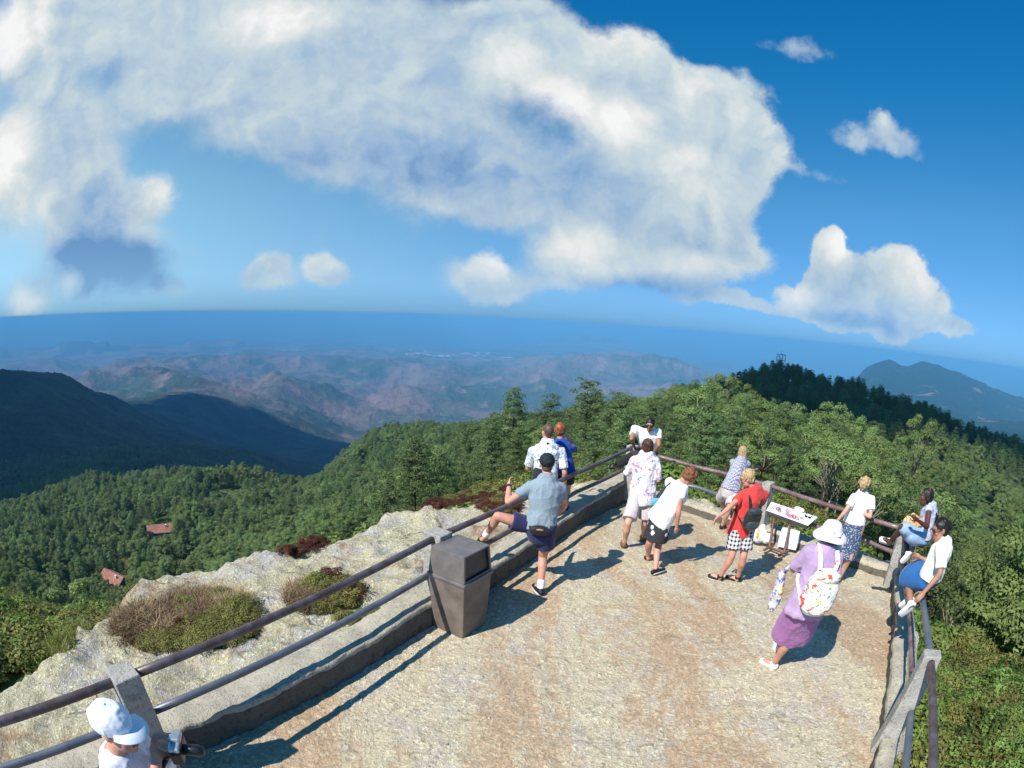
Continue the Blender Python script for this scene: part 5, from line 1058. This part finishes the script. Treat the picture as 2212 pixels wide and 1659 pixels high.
LM = dict(broad=leaf_mat('leaf_broad', (.13, .195, .055), (.255, .33, .105)), pine=leaf_mat('leaf_pine', (.09, .155, .058), (.20, .275, .10)), bush=leaf_mat('leaf_bush', (.13, .21, .05), (.27, .36, .09)), olive=leaf_mat('leaf_olive', (.17, .175, .045), (.31, .29, .085)), red=leaf_mat('leaf_red', (.085, .028, .020), (.19, .065, .042)), dry=leaf_mat('leaf_dry', (.20, .13, .07), (.36, .25, .14), None, .1), rim=leaf_mat('leaf_tipped', (.06, .105, .025), (.12, .17, .045), (.22, .07, .03)))
def leaves(c, nrm, size, rg, asp=.5):
    """diamond leaves at points c, facing roughly along nrm"""
    n = len(c); t = rg.normal(size=(n, 3)); nrm = nrm + rg.normal(0, .55, (n, 3)); nrm /= np.linalg.norm(nrm, axis=1)[:, None]
    t -= nrm * (t * nrm).sum(1)[:, None]; t /= np.linalg.norm(t, axis=1)[:, None]; q = np.cross(nrm, t); L = size * (.6 + .8 * rg.random(n))[:, None]
    v = np.stack([c - t * L, c - q * L * asp + nrm * L * .12, c + t * L, c + q * L * asp + nrm * L * .12], 1).reshape(-1, 3)
    return v, np.arange(n * 4).reshape(-1, 4)
def crown_cloud(centres, radii, per, size, rg, asp=.5, flat=1.):
    V = []; c0 = np.mean(centres, 0)
    for c, r in zip(centres, radii):
        k = max(4, int(per * rg.uniform(.7, 1.3))); d = rg.normal(size=(k, 3)); d /= np.linalg.norm(d, axis=1)[:, None]
        d[:, 2] = np.where(d[:, 2] < -.35, -d[:, 2] * .6, d[:, 2]); rad = r * (.55 + .5 * rg.random(k) ** .6)[:, None]
        p = c + d * rad * np.array([1, 1, flat]); V.append((p, d + unit(c - c0 + 1e-6) * .3 + np.array([0, 0, .35])))
    p = np.vstack([a for a, _ in V]); n = np.vstack([b for _, b in V]); return leaves(p, n, size, rg, asp)
def limb_mesh(trunk, limbs, r0):
    b = MB(); n = len(trunk); b.tube(trunk, [r0 * (1 - .75 * i / (n - 1)) for i in range(n)], 8, cap=False)
    for a, m, e, r in limbs: b.tube([a, m, e], [r, r * .7, r * .3], 5, cap=False)
    return b
def tree_proto(name, seed, kind):
    """unit tree ten metres tall; returns crown mesh, trunk mesh"""
    rg = np.random.default_rng(seed); b = None
    if kind == 'pine':
        lean = rg.normal(0, .25, 2); tr = [np.array([lean[0] * z / 10, lean[1] * z / 10, z]) for z in (-1.2, 0, 3, 6, 9.3)]
        cs, rs, lm = [], [], []; z = 3.0
        while z < 9.8:
            f = (z - 3.0) / 6.8; R_ = (2.5 * (1 - f) ** .75 + .35) * rg.uniform(.8, 1.15); k = int(rg.integers(4, 7)) if f < .85 else 2; a0 = rg.uniform(0, 6.28)
            for i in range(k):
                a = a0 + i * 6.28 / k + rg.uniform(-.35, .35); Rr = R_ * rg.uniform(.55, 1.1); ax_ = np.array([lean[0] * z / 10, lean[1] * z / 10, z])
                e = ax_ + np.array([math.cos(a) * Rr, math.sin(a) * Rr, .15 + .25 * Rr]); lm.append((ax_, (ax_ + e) / 2 - np.array([0, 0, .08]), e, .045))
                for q in (.55, 1.): cs.append(ax_ * (1 - q) + e * q + rg.normal(0, .12, 3) + np.array([0, 0, .12])); rs.append(rg.uniform(.42, .68))
            z += rg.uniform(.55, .85)
        cs.append(np.array([lean[0], lean[1], 9.9])); rs.append(.45)
        v, f = crown_cloud(cs, rs, 70, .15, rg, .22, .72); b = limb_mesh(tr, lm, .17); mats = ('pine', BARK_D)
    else:
        w = rg.uniform(2.3, 3.1); tall = kind == 'tall'; zb = 4.6 if tall else 2.8
        lean = rg.normal(0, .4, 2); tr = [np.array([lean[0] * z / 10 + .1 * math.sin(z), lean[1] * z / 10, z]) for z in (-1.2, 0, 2.4, 4.8, 7.4)]
        cs, rs, lm = [], [], []
        for i in range(30 if not tall else 22):
            u = rg.normal(size=3); u = u / np.linalg.norm(u) * rg.uniform(.55, 1) ** .5; c = np.array([lean[0] * .7, lean[1] * .7, (zb + 10) / 2]) + u * np.array([w, w, (9.4 - zb) / 2])
            if u[2] < -.6: continue
            cs.append(c); rs.append(rg.uniform(.5, .95))
            if i % 2 == 0: q = tr[2] * .4 + tr[3] * .6; lm.append((q, (q + c) / 2 + np.array([0, 0, .3]), c, .055))
        v, f = crown_cloud(cs, rs, 270, .102, rg, .5, .8); b = limb_mesh(tr, lm, .16); mats = ('broad', BARK_P if tall else BARK)
    cm = new_mesh(name + '_crown', v, f, LM[mats[0]], False); tm = new_mesh(name + '_trunk', b.v, b.f, mats[1])
    return cm, tm
PROTO = {'pine': [tree_proto('pine', 100 + i, 'pine') for i in range(5)], 'broad': [tree_proto('broadleaf', 200 + i, 'broad') for i in range(5)], 'tall': [tree_proto('tall_tree', 300 + i, 'tall') for i in range(3)]}
FIRST = {}
def put_tree(kind, x, y, h, label, group, wide=1., z=None, vi=None):
    vi = int(rng.integers(0, len(PROTO[kind]))) if vi is None else vi
    cm, tm = PROTO[kind][vi]; nm = 'pine_tree' if kind == 'pine' else 'broadleaf_tree'
    z = float(terrain(x, y)[0]) if z is None else z
    r = link(nm, None, None, (x, y, z)); tag(r, label, 'tree', group); r.rotation_euler = (0, 0, rng.uniform(0, 6.28)); s = h / 10; r.scale = (s * wide, s * wide, s)
    link('trunk', tm, r); link('crown', cm, r)
    return r
G_NEAR, G_PINE = 'broadleaf trees on the slope below the railing', 'pines on the slope beyond the corner of the railing'
HERO = [('pine', 1112, 846, 58, 1.1, 'tall dark pine rising just behind the red-haired person'), ('pine', 1185, 853, 68, 1., 'slim pine standing against the plain, next after the tallest dark pine'), ('pine', 1288, 850, 60, 1.05, 'open-crowned pine standing against the plain between the red-haired person and the corner'),
        ('pine', 1348, 868, 72, 1., 'short pine standing alone left of the man seated on the corner rail'), ('pine', 1062, 893, 70, 1., 'pine left of the tallest dark pine on the green spur'), ('pine', 1005, 925, 84, 1., 'low pine at the near foot of the green spur'),
        ('pine', 1468, 836, 66, 1., 'pointed pine standing apart at the edge of the big wood behind the corner'), ('pine', 1440, 862, 80, 1., 'small pine beside the pointed pine behind the corner'), ('broad', 1560, 803, 76, 1.25, 'tallest bushy tree crowning the wood behind the corner'), ('broad', 1528, 838, 66, 1.1, 'rounded tree in front of the tallest bushy tree behind the corner'),
        ('broad', 1608, 818, 84, 1.2, 'bushy tree just right of the tallest tree of the wood'), ('tall', 1800, 868, 80, 1.2, 'large spreading tree with bare pale trunk standing before the dark ridge'), ('tall', 1720, 886, 74, 1.1, 'tree with a bare pale trunk left of the large spreading tree'), ('tall', 1860, 898, 76, 1.1, 'tree with a bare pale trunk right of the large spreading tree'),
        ('broad', 1990, 884, 104, 1.0, 'round light green tree standing apart on the edge of the dark ridge'), ('broad', 1925, 955, 62, 1.1, 'rounded tree below the lone round tree on the ridge edge'), ('broad', 1650, 905, 56, 1.15, 'wide leafy tree above the blond woman at the rail'), ('tall', 1650, 960, 40, 1., 'thin pale-stemmed tree above the display board'),
        ('tall', 1790, 985, 46, 1., 'thin pale-stemmed tree above the woman in the white t-shirt'), ('broad', 1500, 915, 46, 1.1, 'bright green bushy tree behind the man on the corner rail')]
TREE_XY = []
for kind, px, py, r_, wide, lab in HERO:
    p = at_r(px, py, r_); zt = float(terrain(p[0], p[1])[0]); h = max(4.5, p[2] - zt); put_tree(kind, p[0], p[1], h, lab, None, wide * min(1.5, max(.8, 9 / h)), zt); TREE_XY.append((p[0], p[1]))
def spaced(n, a0, a1, r0, r1, dmin, taken, test=None, tries=30000):
    out = []; tk = np.array(taken) if len(taken) else np.zeros((0, 2))
    for _ in range(tries):
        if len(out) >= n: break
        r = math.sqrt(rng.uniform(r0 * r0, r1 * r1)); a = R(rng.uniform(a0, a1)); x, y = r * math.sin(a), r * math.cos(a)
        dm = dmin * (1 + .004 * r)
        if len(tk) and ((tk[:, 0] - x) ** 2 + (tk[:, 1] - y) ** 2).min() < dm * dm: continue
        if test and not test(x, y, r, math.degrees(a)): continue
        out.append((x, y, r, math.degrees(a))); tk = np.vstack([tk, [[x, y]]])
    return out
near = spaced(150, 8, 86, 21, 62, 2.7, TREE_XY)
for x, y, r_, a in near:
    kind = 'pine' if (a < 20 and rng.random() < .75) or rng.random() < .42 else 'tall' if rng.random() < .4 else 'broad'
    h = rng.uniform(5.0, 9.5) * (.72 if r_ < 30 else 1); jit = rng.normal(.3, 1.1); h = min(h, max(2.6, H + r_ * math.tan(R(np.interp(a, [8, 16, 20, 25, 29, 36, 43, 50, 60], [-9.5, -9.5, -7, -6.5, -8.6, -8.6, -10.5, -15, -19]) + jit)) - float(terrain(x, y)[0])))
    if kind == 'pine': put_tree(kind, x, y, h, 'mid-sized pine among the trees on the slope below the right railing', G_PINE, rng.uniform(.95, 1.25))
    else: put_tree(kind, x, y, h, 'leafy green tree in the wood on the slope below the right railing', G_NEAR, rng.uniform(1.0, 1.35))
    TREE_XY.append((x, y))
mid = spaced(130, -14, 12, 34, 120, 3.6, TREE_XY)
for x, y, r_, a in mid:
    h = rng.uniform(5.5, 8.5); h = min(h, max(3.5, -float(terrain(x, y)[0]) - .145 * r_ + 1)) if r_ < 80 else h
    put_tree('pine' if rng.random() < .8 else 'broad', x, y, h, 'pine on the green spur between the rock and the plain', 'pines on the green spur beyond the rock', rng.uniform(.95, 1.25)); TREE_XY.append((x, y))
# the mass of the forest farther off: one object, thousands of crowns
HOUSES = [(250, 1256, 165), (345, 1146, 200)]
HXY = [at_r(*q)[:2] for q in HOUSES]
def forest_field():
    P, S_, I_, Z_ = [], [], [], []
    cand = []
    def scatter(n, a0, a1, r0, r1, h0, h1, pine):
        r = np.sqrt(rng.uniform(r0 * r0, r1 * r1, n)); a = np.radians(rng.uniform(a0, a1, n)); x, y = r * np.sin(a), r * np.cos(a); z = terrain(x, y)
        ok = np.ones(n, bool)
        for hx, hy in HXY: ok &= np.hypot(x - hx, y - hy) > 7.5
        vis = np.hypot(*HXY[0])
        for hx, hy in HXY:                      # keep the view of the roofs open
            hr = np.hypot(hx, hy); da = np.abs(np.degrees(np.arctan2(x, y) - np.arctan2(hx, hy))); ok &= ~((da < 1.8) & (r < hr) & (r > hr - 26))
        dens = fbm(np.stack([x / 26, y / 26, x * 0], 1), 3); ok &= (dens > .36)
        h = rng.uniform(h0, h1, n) * (.75 + .5 * dens)
        k = np.where(rng.random(n) < pine, rng.integers(0, 5, n), 5 + rng.integers(0, 5, n))
        w = np.where(k < 5, 1.05, 1.2); P.append(np.stack([x, y, z - .6], 1)[ok]); S_.append(np.stack([h / 10 * w, h / 10 * w, h / 10], 1)[ok]); I_.append(k[ok])
    scatter(1500, 8, 95, 62, 190, 5, 9.5, .35); scatter(1900, 12, 75, 200, 330, 6, 10, .97); scatter(900, 60, 105, 18, 90, 4.5, 7, .05)
    scatter(1700, -20, 14, 110, 340, 6, 10, .8); scatter(1600, -78, -18, 55, 170, 4, 8, .25); scatter(3300, -72, -16, 160, 330, 6, 10.5, .75); scatter(2200, -24, 14, 300, 520, 7, 10, .8); scatter(1300, 10, 62, 330, 640, 6, 10, .6); scatter(2600, -68, -24, 420, 900, 7, 11, .8); scatter(500, -90, -40, 16, 60, 2, 4, .0)
    return np.vstack(P), np.vstack(S_), np.concatenate(I_)
def instancer(name, pts, scl, idx, sources, label, mats=None):
    me = bpy.data.meshes.new(name); n = len(pts); me.vertices.add(n); me.vertices.foreach_set('co', pts.astype(np.float32).ravel())
    a = me.attributes.new('scl', 'FLOAT_VECTOR', 'POINT'); a.data.foreach_set('vector', scl.astype(np.float32).ravel())
    a = me.attributes.new('idx', 'INT', 'POINT'); a.data.foreach_set('value', idx.astype(np.int32))
    a = me.attributes.new('rot', 'FLOAT_VECTOR', 'POINT'); rt_ = np.zeros((n, 3), np.float32); rt_[:, 2] = rng.uniform(0, 6.28, n); a.data.foreach_set('vector', rt_.ravel())
    o = link(name, me); tag(o, label, kind='stuff')
    ng = bpy.data.node_groups.new(name, 'GeometryNodeTree'); ng.interface.new_socket('Geometry', in_out='INPUT', socket_type='NodeSocketGeometry'); ng.interface.new_socket('Geometry', in_out='OUTPUT', socket_type='NodeSocketGeometry')
    N = ng.nodes; L = ng.links; gi = N.new('NodeGroupInput'); go = N.new('NodeGroupOutput'); ip = N.new('GeometryNodeInstanceOnPoints'); gt = N.new('GeometryNodeGeometryToInstance')
    for s_ in reversed(sources):
        oi = N.new('GeometryNodeObjectInfo'); oi.inputs['Object'].default_value = s_; oi.transform_space = 'ORIGINAL'; L.new(oi.outputs['Geometry'], gt.inputs[0])
    def at(nm, ty):
        q = N.new('GeometryNodeInputNamedAttribute'); q.data_type = ty; q.inputs[0].default_value = nm; return q.outputs[0]
    L.new(gi.outputs[0], ip.inputs['Points']); L.new(gt.outputs[0], ip.inputs['Instance']); ip.inputs['Pick Instance'].default_value = True
    L.new(at('idx', 'INT'), ip.inputs['Instance Index']); L.new(at('rot', 'FLOAT_VECTOR'), ip.inputs['Rotation']); L.new(at('scl', 'FLOAT_VECTOR'), ip.inputs['Scale'])
    L.new(ip.outputs[0], go.inputs[0]); md = o.modifiers.new('scatter', 'NODES'); md.node_group = ng
    return o
def crown_ob(me): return next(o for o in SC.objects if o.data is me)
SRC = []
for kind in ('pine', 'broad'):
    for cm, tm in PROTO[kind]:
        try: SRC.append(crown_ob(cm))
        except StopIteration: SRC.append(SRC[-1])
fp, fs, fi = forest_field(); instancer('forest', fp, fs, fi, SRC, 'dense forest covering the lower slopes and the far ridges')

# shrubs round the lookout
def shrub_proto(seed, kind):
    rg = np.random.default_rng(seed); cs, rs = [], []
    for i in range(16): u = rg.normal(size=3); u /= np.linalg.norm(u); cs.append(np.array([u[0] * .6, u[1] * .6, .42 + u[2] * .30])); rs.append(rg.uniform(.2, .34))
    v, f = crown_cloud(cs, rs, 115, .05 if kind != 'olive' else .042, rg, .5, .85)
    b = MB()
    for i in range(7): e = cs[i]; b.tube([np.array([0, 0, -.25]), e * .5, e], [.02, .015, .008], 5, cap=False)
    return new_mesh('shrub_leaves', v, f, LM[kind], False), new_mesh('shrub_stem', b.v, b.f, BARK)
SHR = {k: [shrub_proto(400 + i * 7 + j, k) for i in range(3)] for j, k in enumerate(('bush', 'olive', 'rim', 'red'))}
def put_shrub(kind, x, y, z, s, label, group, flat=1.):
    lm, sm = SHR[kind][int(rng.integers(0, 3))]; r = link('shrub', None, None, (x, y, z)); r.scale = (s, s, s * flat); r.rotation_euler = (rng.uniform(-.15, .15), rng.uniform(-.15, .15), rng.uniform(0, 6.28)); tag(r, label, 'shrub', group)
    link('stem', sm, r); link('foliage', lm, r); return r
def zsurf(x, y):
    zr = float(rock_z(np.array([x]), np.array([y]))[0]); return max(zr if zr > -6 else -99, float(terrain(x, y)[0]))
GB = 'bushes beyond the right-hand railing'
for x, y, r_, a in spaced(120, 12, 62, 11.2, 22, .95, [], lambda x, y, r, a: poly_dist(np.array([x]), np.array([y]), ROCK_POLY)[0] < -.15):
    put_shrub(rng.choice(['bush', 'bush', 'olive', 'bush']), x, y, zsurf(x, y) + .05, rng.uniform(.9, 1.7), 'green bush growing just beyond the reddish railing', GB)
for x, y, r_, a in spaced(110, 50, 102, 3.6, 12, .5, [], lambda x, y, r, a: poly_dist(np.array([x]), np.array([y]), FLOOR_POLY)[0] < -.85):
    put_shrub(rng.choice(['bush', 'rim', 'bush', 'olive']), x, y, zsurf(x, y) - .1, rng.uniform(.5, .95), 'bush with reddish tips hugging the steep side below the grey railing', 'bushes below the grey railing')
# plants on the pale rock
def px_rock(px, py):
    d = ray(px, py); zs = np.linspace(.6, -4, 70); t = (zs - H) / d[2]; X, Y = d[0] * t, d[1] * t
    zr = np.maximum(rock_z(X, Y), terrain(X, Y)); k = np.nonzero(zr >= zs)[0]; k = k[0] if len(k) else len(zs) - 1
    return np.array([X[k], Y[k], zs[k]])
def tuft_mesh(seed, n, hgt, spread, mat, wid=.008, lean=.5):
    rg = np.random.default_rng(seed); V, F = [], []
    for i in range(n):
        a, r = rg.uniform(0, 6.28), spread * math.sqrt(rg.random()); b0 = np.array([math.cos(a) * r, math.sin(a) * r, -.04]); h = hgt * rg.uniform(.5, 1.1)
        d = np.array([rg.normal(0, lean), rg.normal(0, lean), 0]) * h; s = unit([rg.normal(), rg.normal(), 0]) * wid
        m = b0 + np.array([0, 0, h * .6]) + d * .35; e = b0 + np.array([0, 0, h * .95]) + d; o_ = len(V); V += [b0 - s, b0 + s, m + s * .8, m - s * .8, e]; F += [(o_, o_ + 1, o_ + 2, o_ + 3), (o_ + 3, o_ + 2, o_ + 4)]
    return new_mesh('grass_blades', V, F, mat, False)
DRY = [tuft_mesh(600 + i, 420, .20, .20, LM['dry'], .0045, .6) for i in range(3)]; GRN = [tuft_mesh(610 + i, 300, .22, .20, LM['olive'], .006, .5) for i in range(3)]
def patch(name, label, cat, px0, py0, rx, ry, n, kinds, sc, rot=0):
    """a patch of low growth on the rock: one thing with several clumps"""
    c = px_rock(px0, py0); o = empty(name, c, label, cat)
    for i in range(n):
        a, q = rng.uniform(0, 6.28), math.sqrt(rng.random()); u, w = math.cos(a) * q * rx, math.sin(a) * q * ry; x_, y_ = px0 + u * math.cos(rot) - w * math.sin(rot), py0 + u * math.sin(rot) + w * math.cos(rot)
        p = px_rock(x_, y_); k = kinds(u / rx, w / ry); s = sc * rng.uniform(.7, 1.25)
        me = DRY[i % 3] if k == 'dry' else GRN[i % 3] if k == 'grass' else SHR[k][i % 3][0]
        q_ = link({'dry': 'dry_grass', 'grass': 'green_grass'}.get(k, 'foliage'), me, o, tuple(p - c)); f = 1 if k in ('dry', 'grass') else .21; q_.scale = (s * f, s * f, s * f * (.85 if f == 1 else .7)); q_.rotation_euler = (0, 0, rng.uniform(0, 6.28))
patch('scrub_patch', 'large clump of brown dry grass and yellow-green scrub on the pale rock', 'scrub', 412, 1352, 150, 58, 200, lambda u, w: ('dry' if rng.random() < (.9 - .5 * max(0, u)) else 'olive') if w < .05 - .7 * u else ('olive' if rng.random() < .96 else 'red'), 1.0, -.12)
patch('scrub_patch', 'smaller clump of yellow-green scrub under the middle of the long rail', 'scrub', 702, 1290, 62, 34, 60, lambda u, w: 'dry' if u < -.45 and w < .3 else 'olive' if rng.random() < .9 else 'red', 1.0, -.15)
patch('scrub_patch', 'sparse green sprigs on the rock beside the bin', 'scrub', 775, 1338, 42, 10, 16, lambda u, w: 'olive', .7)
patch('succulent_patch', 'red-leaved plants at the rock edge behind the long rail, nearer the plain', 'plant', 655, 1186, 42, 10, 26, lambda u, w: 'red' if rng.random() < .7 else 'olive', .8, -.25)
patch('succulent_patch', 'red and yellow-green plants at the rock edge behind the grey-shirted person', 'plant', 1000, 1078, 100, 11, 70, lambda u, w: 'red' if w > .2 or rng.random() < .3 else 'olive', 1.1, -.25)
patch('succulent_patch', 'dark red plants on the rock under the raised leg', 'plant', 1075, 1096, 50, 16, 34, lambda u, w: 'red' if rng.random() < .7 else 'olive', 1.0)
patch('scrub_patch', 'bright yellow-green scrub and grass at the rock edge, lowest on the valley side', 'scrub', 62, 1395, 125, 46, 150, lambda u, w: 'grass' if w > .25 or u < -.5 else 'olive', .95, -.45)
# undergrowth as a mass
def undergrowth():
    P, S_, I_ = [], [], []
    for n, a0, a1, r0, r1, s0, s1 in ((4200, 10, 100, 10.5, 45, .7, 1.25), (1900, 52, 110, 4.5, 16, .4, .8), (1400, -30, 12, 14, 70, 1., 2.2), (3000, -85, -28, 14, 150, 1.1, 2.2), (1500, -52, -34, 120, 215, 1.2, 2.6), (700, -80, -48, 9., 17, .6, 1.1)):
        r = np.sqrt(rng.uniform(r0 * r0, r1 * r1, n)); a = np.radians(rng.uniform(a0, a1, n)); x, y = r * np.sin(a), r * np.cos(a); ok = poly_dist(x, y, ROCK_POLY) < -.4; z = terrain(x, y); s = rng.uniform(s0, s1, n)
        P.append(np.stack([x, y, z], 1)[ok]); S_.append(np.stack([s, s, s * .75], 1)[ok]); I_.append(rng.integers(0, 6, n)[ok])
    src = [next(o for o in SC.objects if o.data is SHR[k][i][0]) for k in ('bush', 'olive') for i in range(3)]
    instancer('undergrowth', np.vstack(P), np.vstack(S_), np.concatenate(I_), src, 'low leafy undergrowth between the trees on the slopes')
undergrowth()
def grass_mass():
    P, S_, I_ = [], [], []
    n = 2200; r = np.sqrt(rng.uniform(4.0 ** 2, 10.5 ** 2, n)); a = np.radians(rng.uniform(64, 112, n)); x, y = r * np.sin(a), r * np.cos(a); ok = (poly_dist(x, y, ROCK_POLY) < -.15) & (fbm(np.stack([x, y, x * 0], 1) * .8, 3) > .46); z = terrain(x, y); s = rng.uniform(.8, 1.9, n)
    P = np.stack([x, y, z], 1)[ok]; S_ = np.stack([s, s, s], 1)[ok]; src = [next(o for o in SC.objects if o.data is m) for m in (GRN[0], DRY[0], GRN[1])]
    instancer('grass', P, S_, rng.integers(0, 3, len(P)), src, 'rough long grass on the steep bank beside the kerb')
grass_mass()
# houses
TILE = None
def tile_mat(name, a, b_):
    t = material(name); n = t.noise(t.co, 1.2, 5, .7); w = t.new('ShaderNodeTexWave'); t.put(w.inputs['Vector'], t.co); w.inputs['Scale'].default_value = 1.6; w.inputs['Distortion'].default_value = .6
    t.put(t.b.inputs['Base Color'], t.mix(t.ss(n, .3, .7), a, b_)); t.b.inputs['Roughness'].default_value = .85; bump(t, w.outputs[0], .6, .05); return t.m
def house(px, py, r, rz, L, Wd, Hh, roof_h, label, wall_col, lower=0):
    p = at_r(px, py, r); z = float(terrain(p[0], p[1])[0]) - .2; z = p[2] - Hh * .55; o = empty('farmhouse', (p[0], p[1], z), label, 'house', None, rz)
    wm = simple('house_wall', wall_col, .8, .1, 1); tm = tile_mat('roof_tile', (.20, .085, .06), (.34, .17, .12)); dk = simple('door_dark', (.03, .025, .02), .7); pl = simple('house_pale', (.62, .62, .56), .8, .1, 2)
    b = MB(); v = [(-L, -Wd, -3), (L, -Wd, -3), (L, Wd, -3), (-L, Wd, -3), (-L, -Wd, Hh), (L, -Wd, Hh), (L, Wd, Hh), (-L, Wd, Hh), (-L, 0, Hh + roof_h * .92), (L, 0, Hh + roof_h * .92)]
    b.add(v, [(0, 1, 5, 4), (2, 3, 7, 6), (1, 2, 6, 9, 5), (3, 0, 4, 8, 7)]); b.build('wall', wm, o, smooth=False)
    b = MB(); e = .5; t_ = .16
    for s in (-1, 1):
        q = [(-L - e, s * (Wd + e), Hh - .35), (L + e, s * (Wd + e), Hh - .35), (L + e, 0, Hh + roof_h), (-L - e, 0, Hh + roof_h)]; q2 = [(x, y, zz + t_) for x, y, zz in q]
        f = [(0, 1, 2, 3), (7, 6, 5, 4), (0, 4, 5, 1), (1, 5, 6, 2), (2, 6, 7, 3), (3, 7, 4, 0)]; b.add(q + q2, f if s > 0 else [k[::-1] for k in f])
    b.build('roof', tm, o, smooth=False)
    for x in (-L * .45, L * .4):
        b = MB(); b.box((x, -Wd - .02, Hh * .42), (.55, .05, Hh * .40)); b.build('door', dk, o, smooth=False)
    for y in (-Wd * .5, Wd * .45):
        b = MB(); b.box((-L - .03, y, Hh * .45), (.05, .55, Hh * .42)); b.build('window', pl, o, smooth=False)
    b = MB(); b.box((L * .5, -Wd * .4, Hh + roof_h * .9), (.3, .3, .5)); b.build('chimney', pl, o, smooth=False)
    return o
house(250, 1256, 163, R(-8), 4.9, 3.1, 2.7, 1.8, 'small farmhouse with a faded red tiled roof and green walls in the valley wood', (.05, .17, .10))
house(347, 1148, 198, R(38), 5.0, 3.4, 2.6, 1.7, 'red tiled roof showing among the trees above the small farmhouse', (.30, .27, .22))
def yard(px, py, r, rx, ry, lab):
    p = at_r(px, py, r); n = 26; K = []
    for i in range(n): a = 2 * math.pi * i / n; K.append((p[0] + math.cos(a) * rx * rng.uniform(.8, 1.2), p[1] + math.sin(a) * ry * rng.uniform(.8, 1.2)))
    K = np.array(K); z = terrain(K[:, 0], K[:, 1]) + .35; v = np.vstack([[p[0], p[1], float(terrain(p[0], p[1])[0]) + .5], np.column_stack([K, z])]); o = link('dirt_ground', new_mesh('dirt_ground', [tuple(q) for q in v], [(0, 1 + i, 1 + (i + 1) % n) for i in range(n)], simple('dirt', (.40, .22, .11), .95, .3, .6))); tag(o, lab, kind='structure')
yard(345, 1222, 178, 6, 3.2, 'bare orange earth clearing between the two houses')
# lattice mast on the far hilltop
def mast():
    p = at_r(1686, 790, 258); z = float(terrain(p[0], p[1])[0]); zt = at_r(1672, 764, 258)[2]; o = empty('lattice_mast', (p[0], p[1], z), 'thin lattice mast with a dish standing on the far wooded hilltop', 'mast'); m = simple('mast_paint', (.30, .16, .17), .6, .2, 1); h = zt - z; b = MB()
    for i, j in ((-1, -1), (1, -1), (1, 1), (-1, 1)): b.tube([(i * 1.9, j * 1.9, -.5), (i * 1.5, j * 1.5, h)], .13, 5)
    for k in range(5):
        z0, z1 = h * k / 5, h * (k + 1) / 5
        for i in range(4):
            q = [(-1, -1), (1, -1), (1, 1), (-1, 1)]; a, c = q[i], q[(i + 1) % 4]; f0, f1 = 1.9 - .4 * k / 5, 1.9 - .4 * (k + 1) / 5
            b.tube([(a[0] * f0, a[1] * f0, z0), (c[0] * f1, c[1] * f1, z1)], .08, 4); b.tube([(a[0] * f1, a[1] * f1, z1), (c[0] * f1, c[1] * f1, z1)], .08, 4)
    b.build('lattice', m, o, smooth=False); b = MB(); b.ball((-2.3, -1.6, h * .72), (.3, 1.0, 1.0)); b.build('dish', simple('dish_grey', (.2, .2, .24), .5), o)
    b = MB(); b.tube([(0, 0, h), (0, 0, h + 1.6)], .06, 5); b.build('aerial', m, o)
mast()
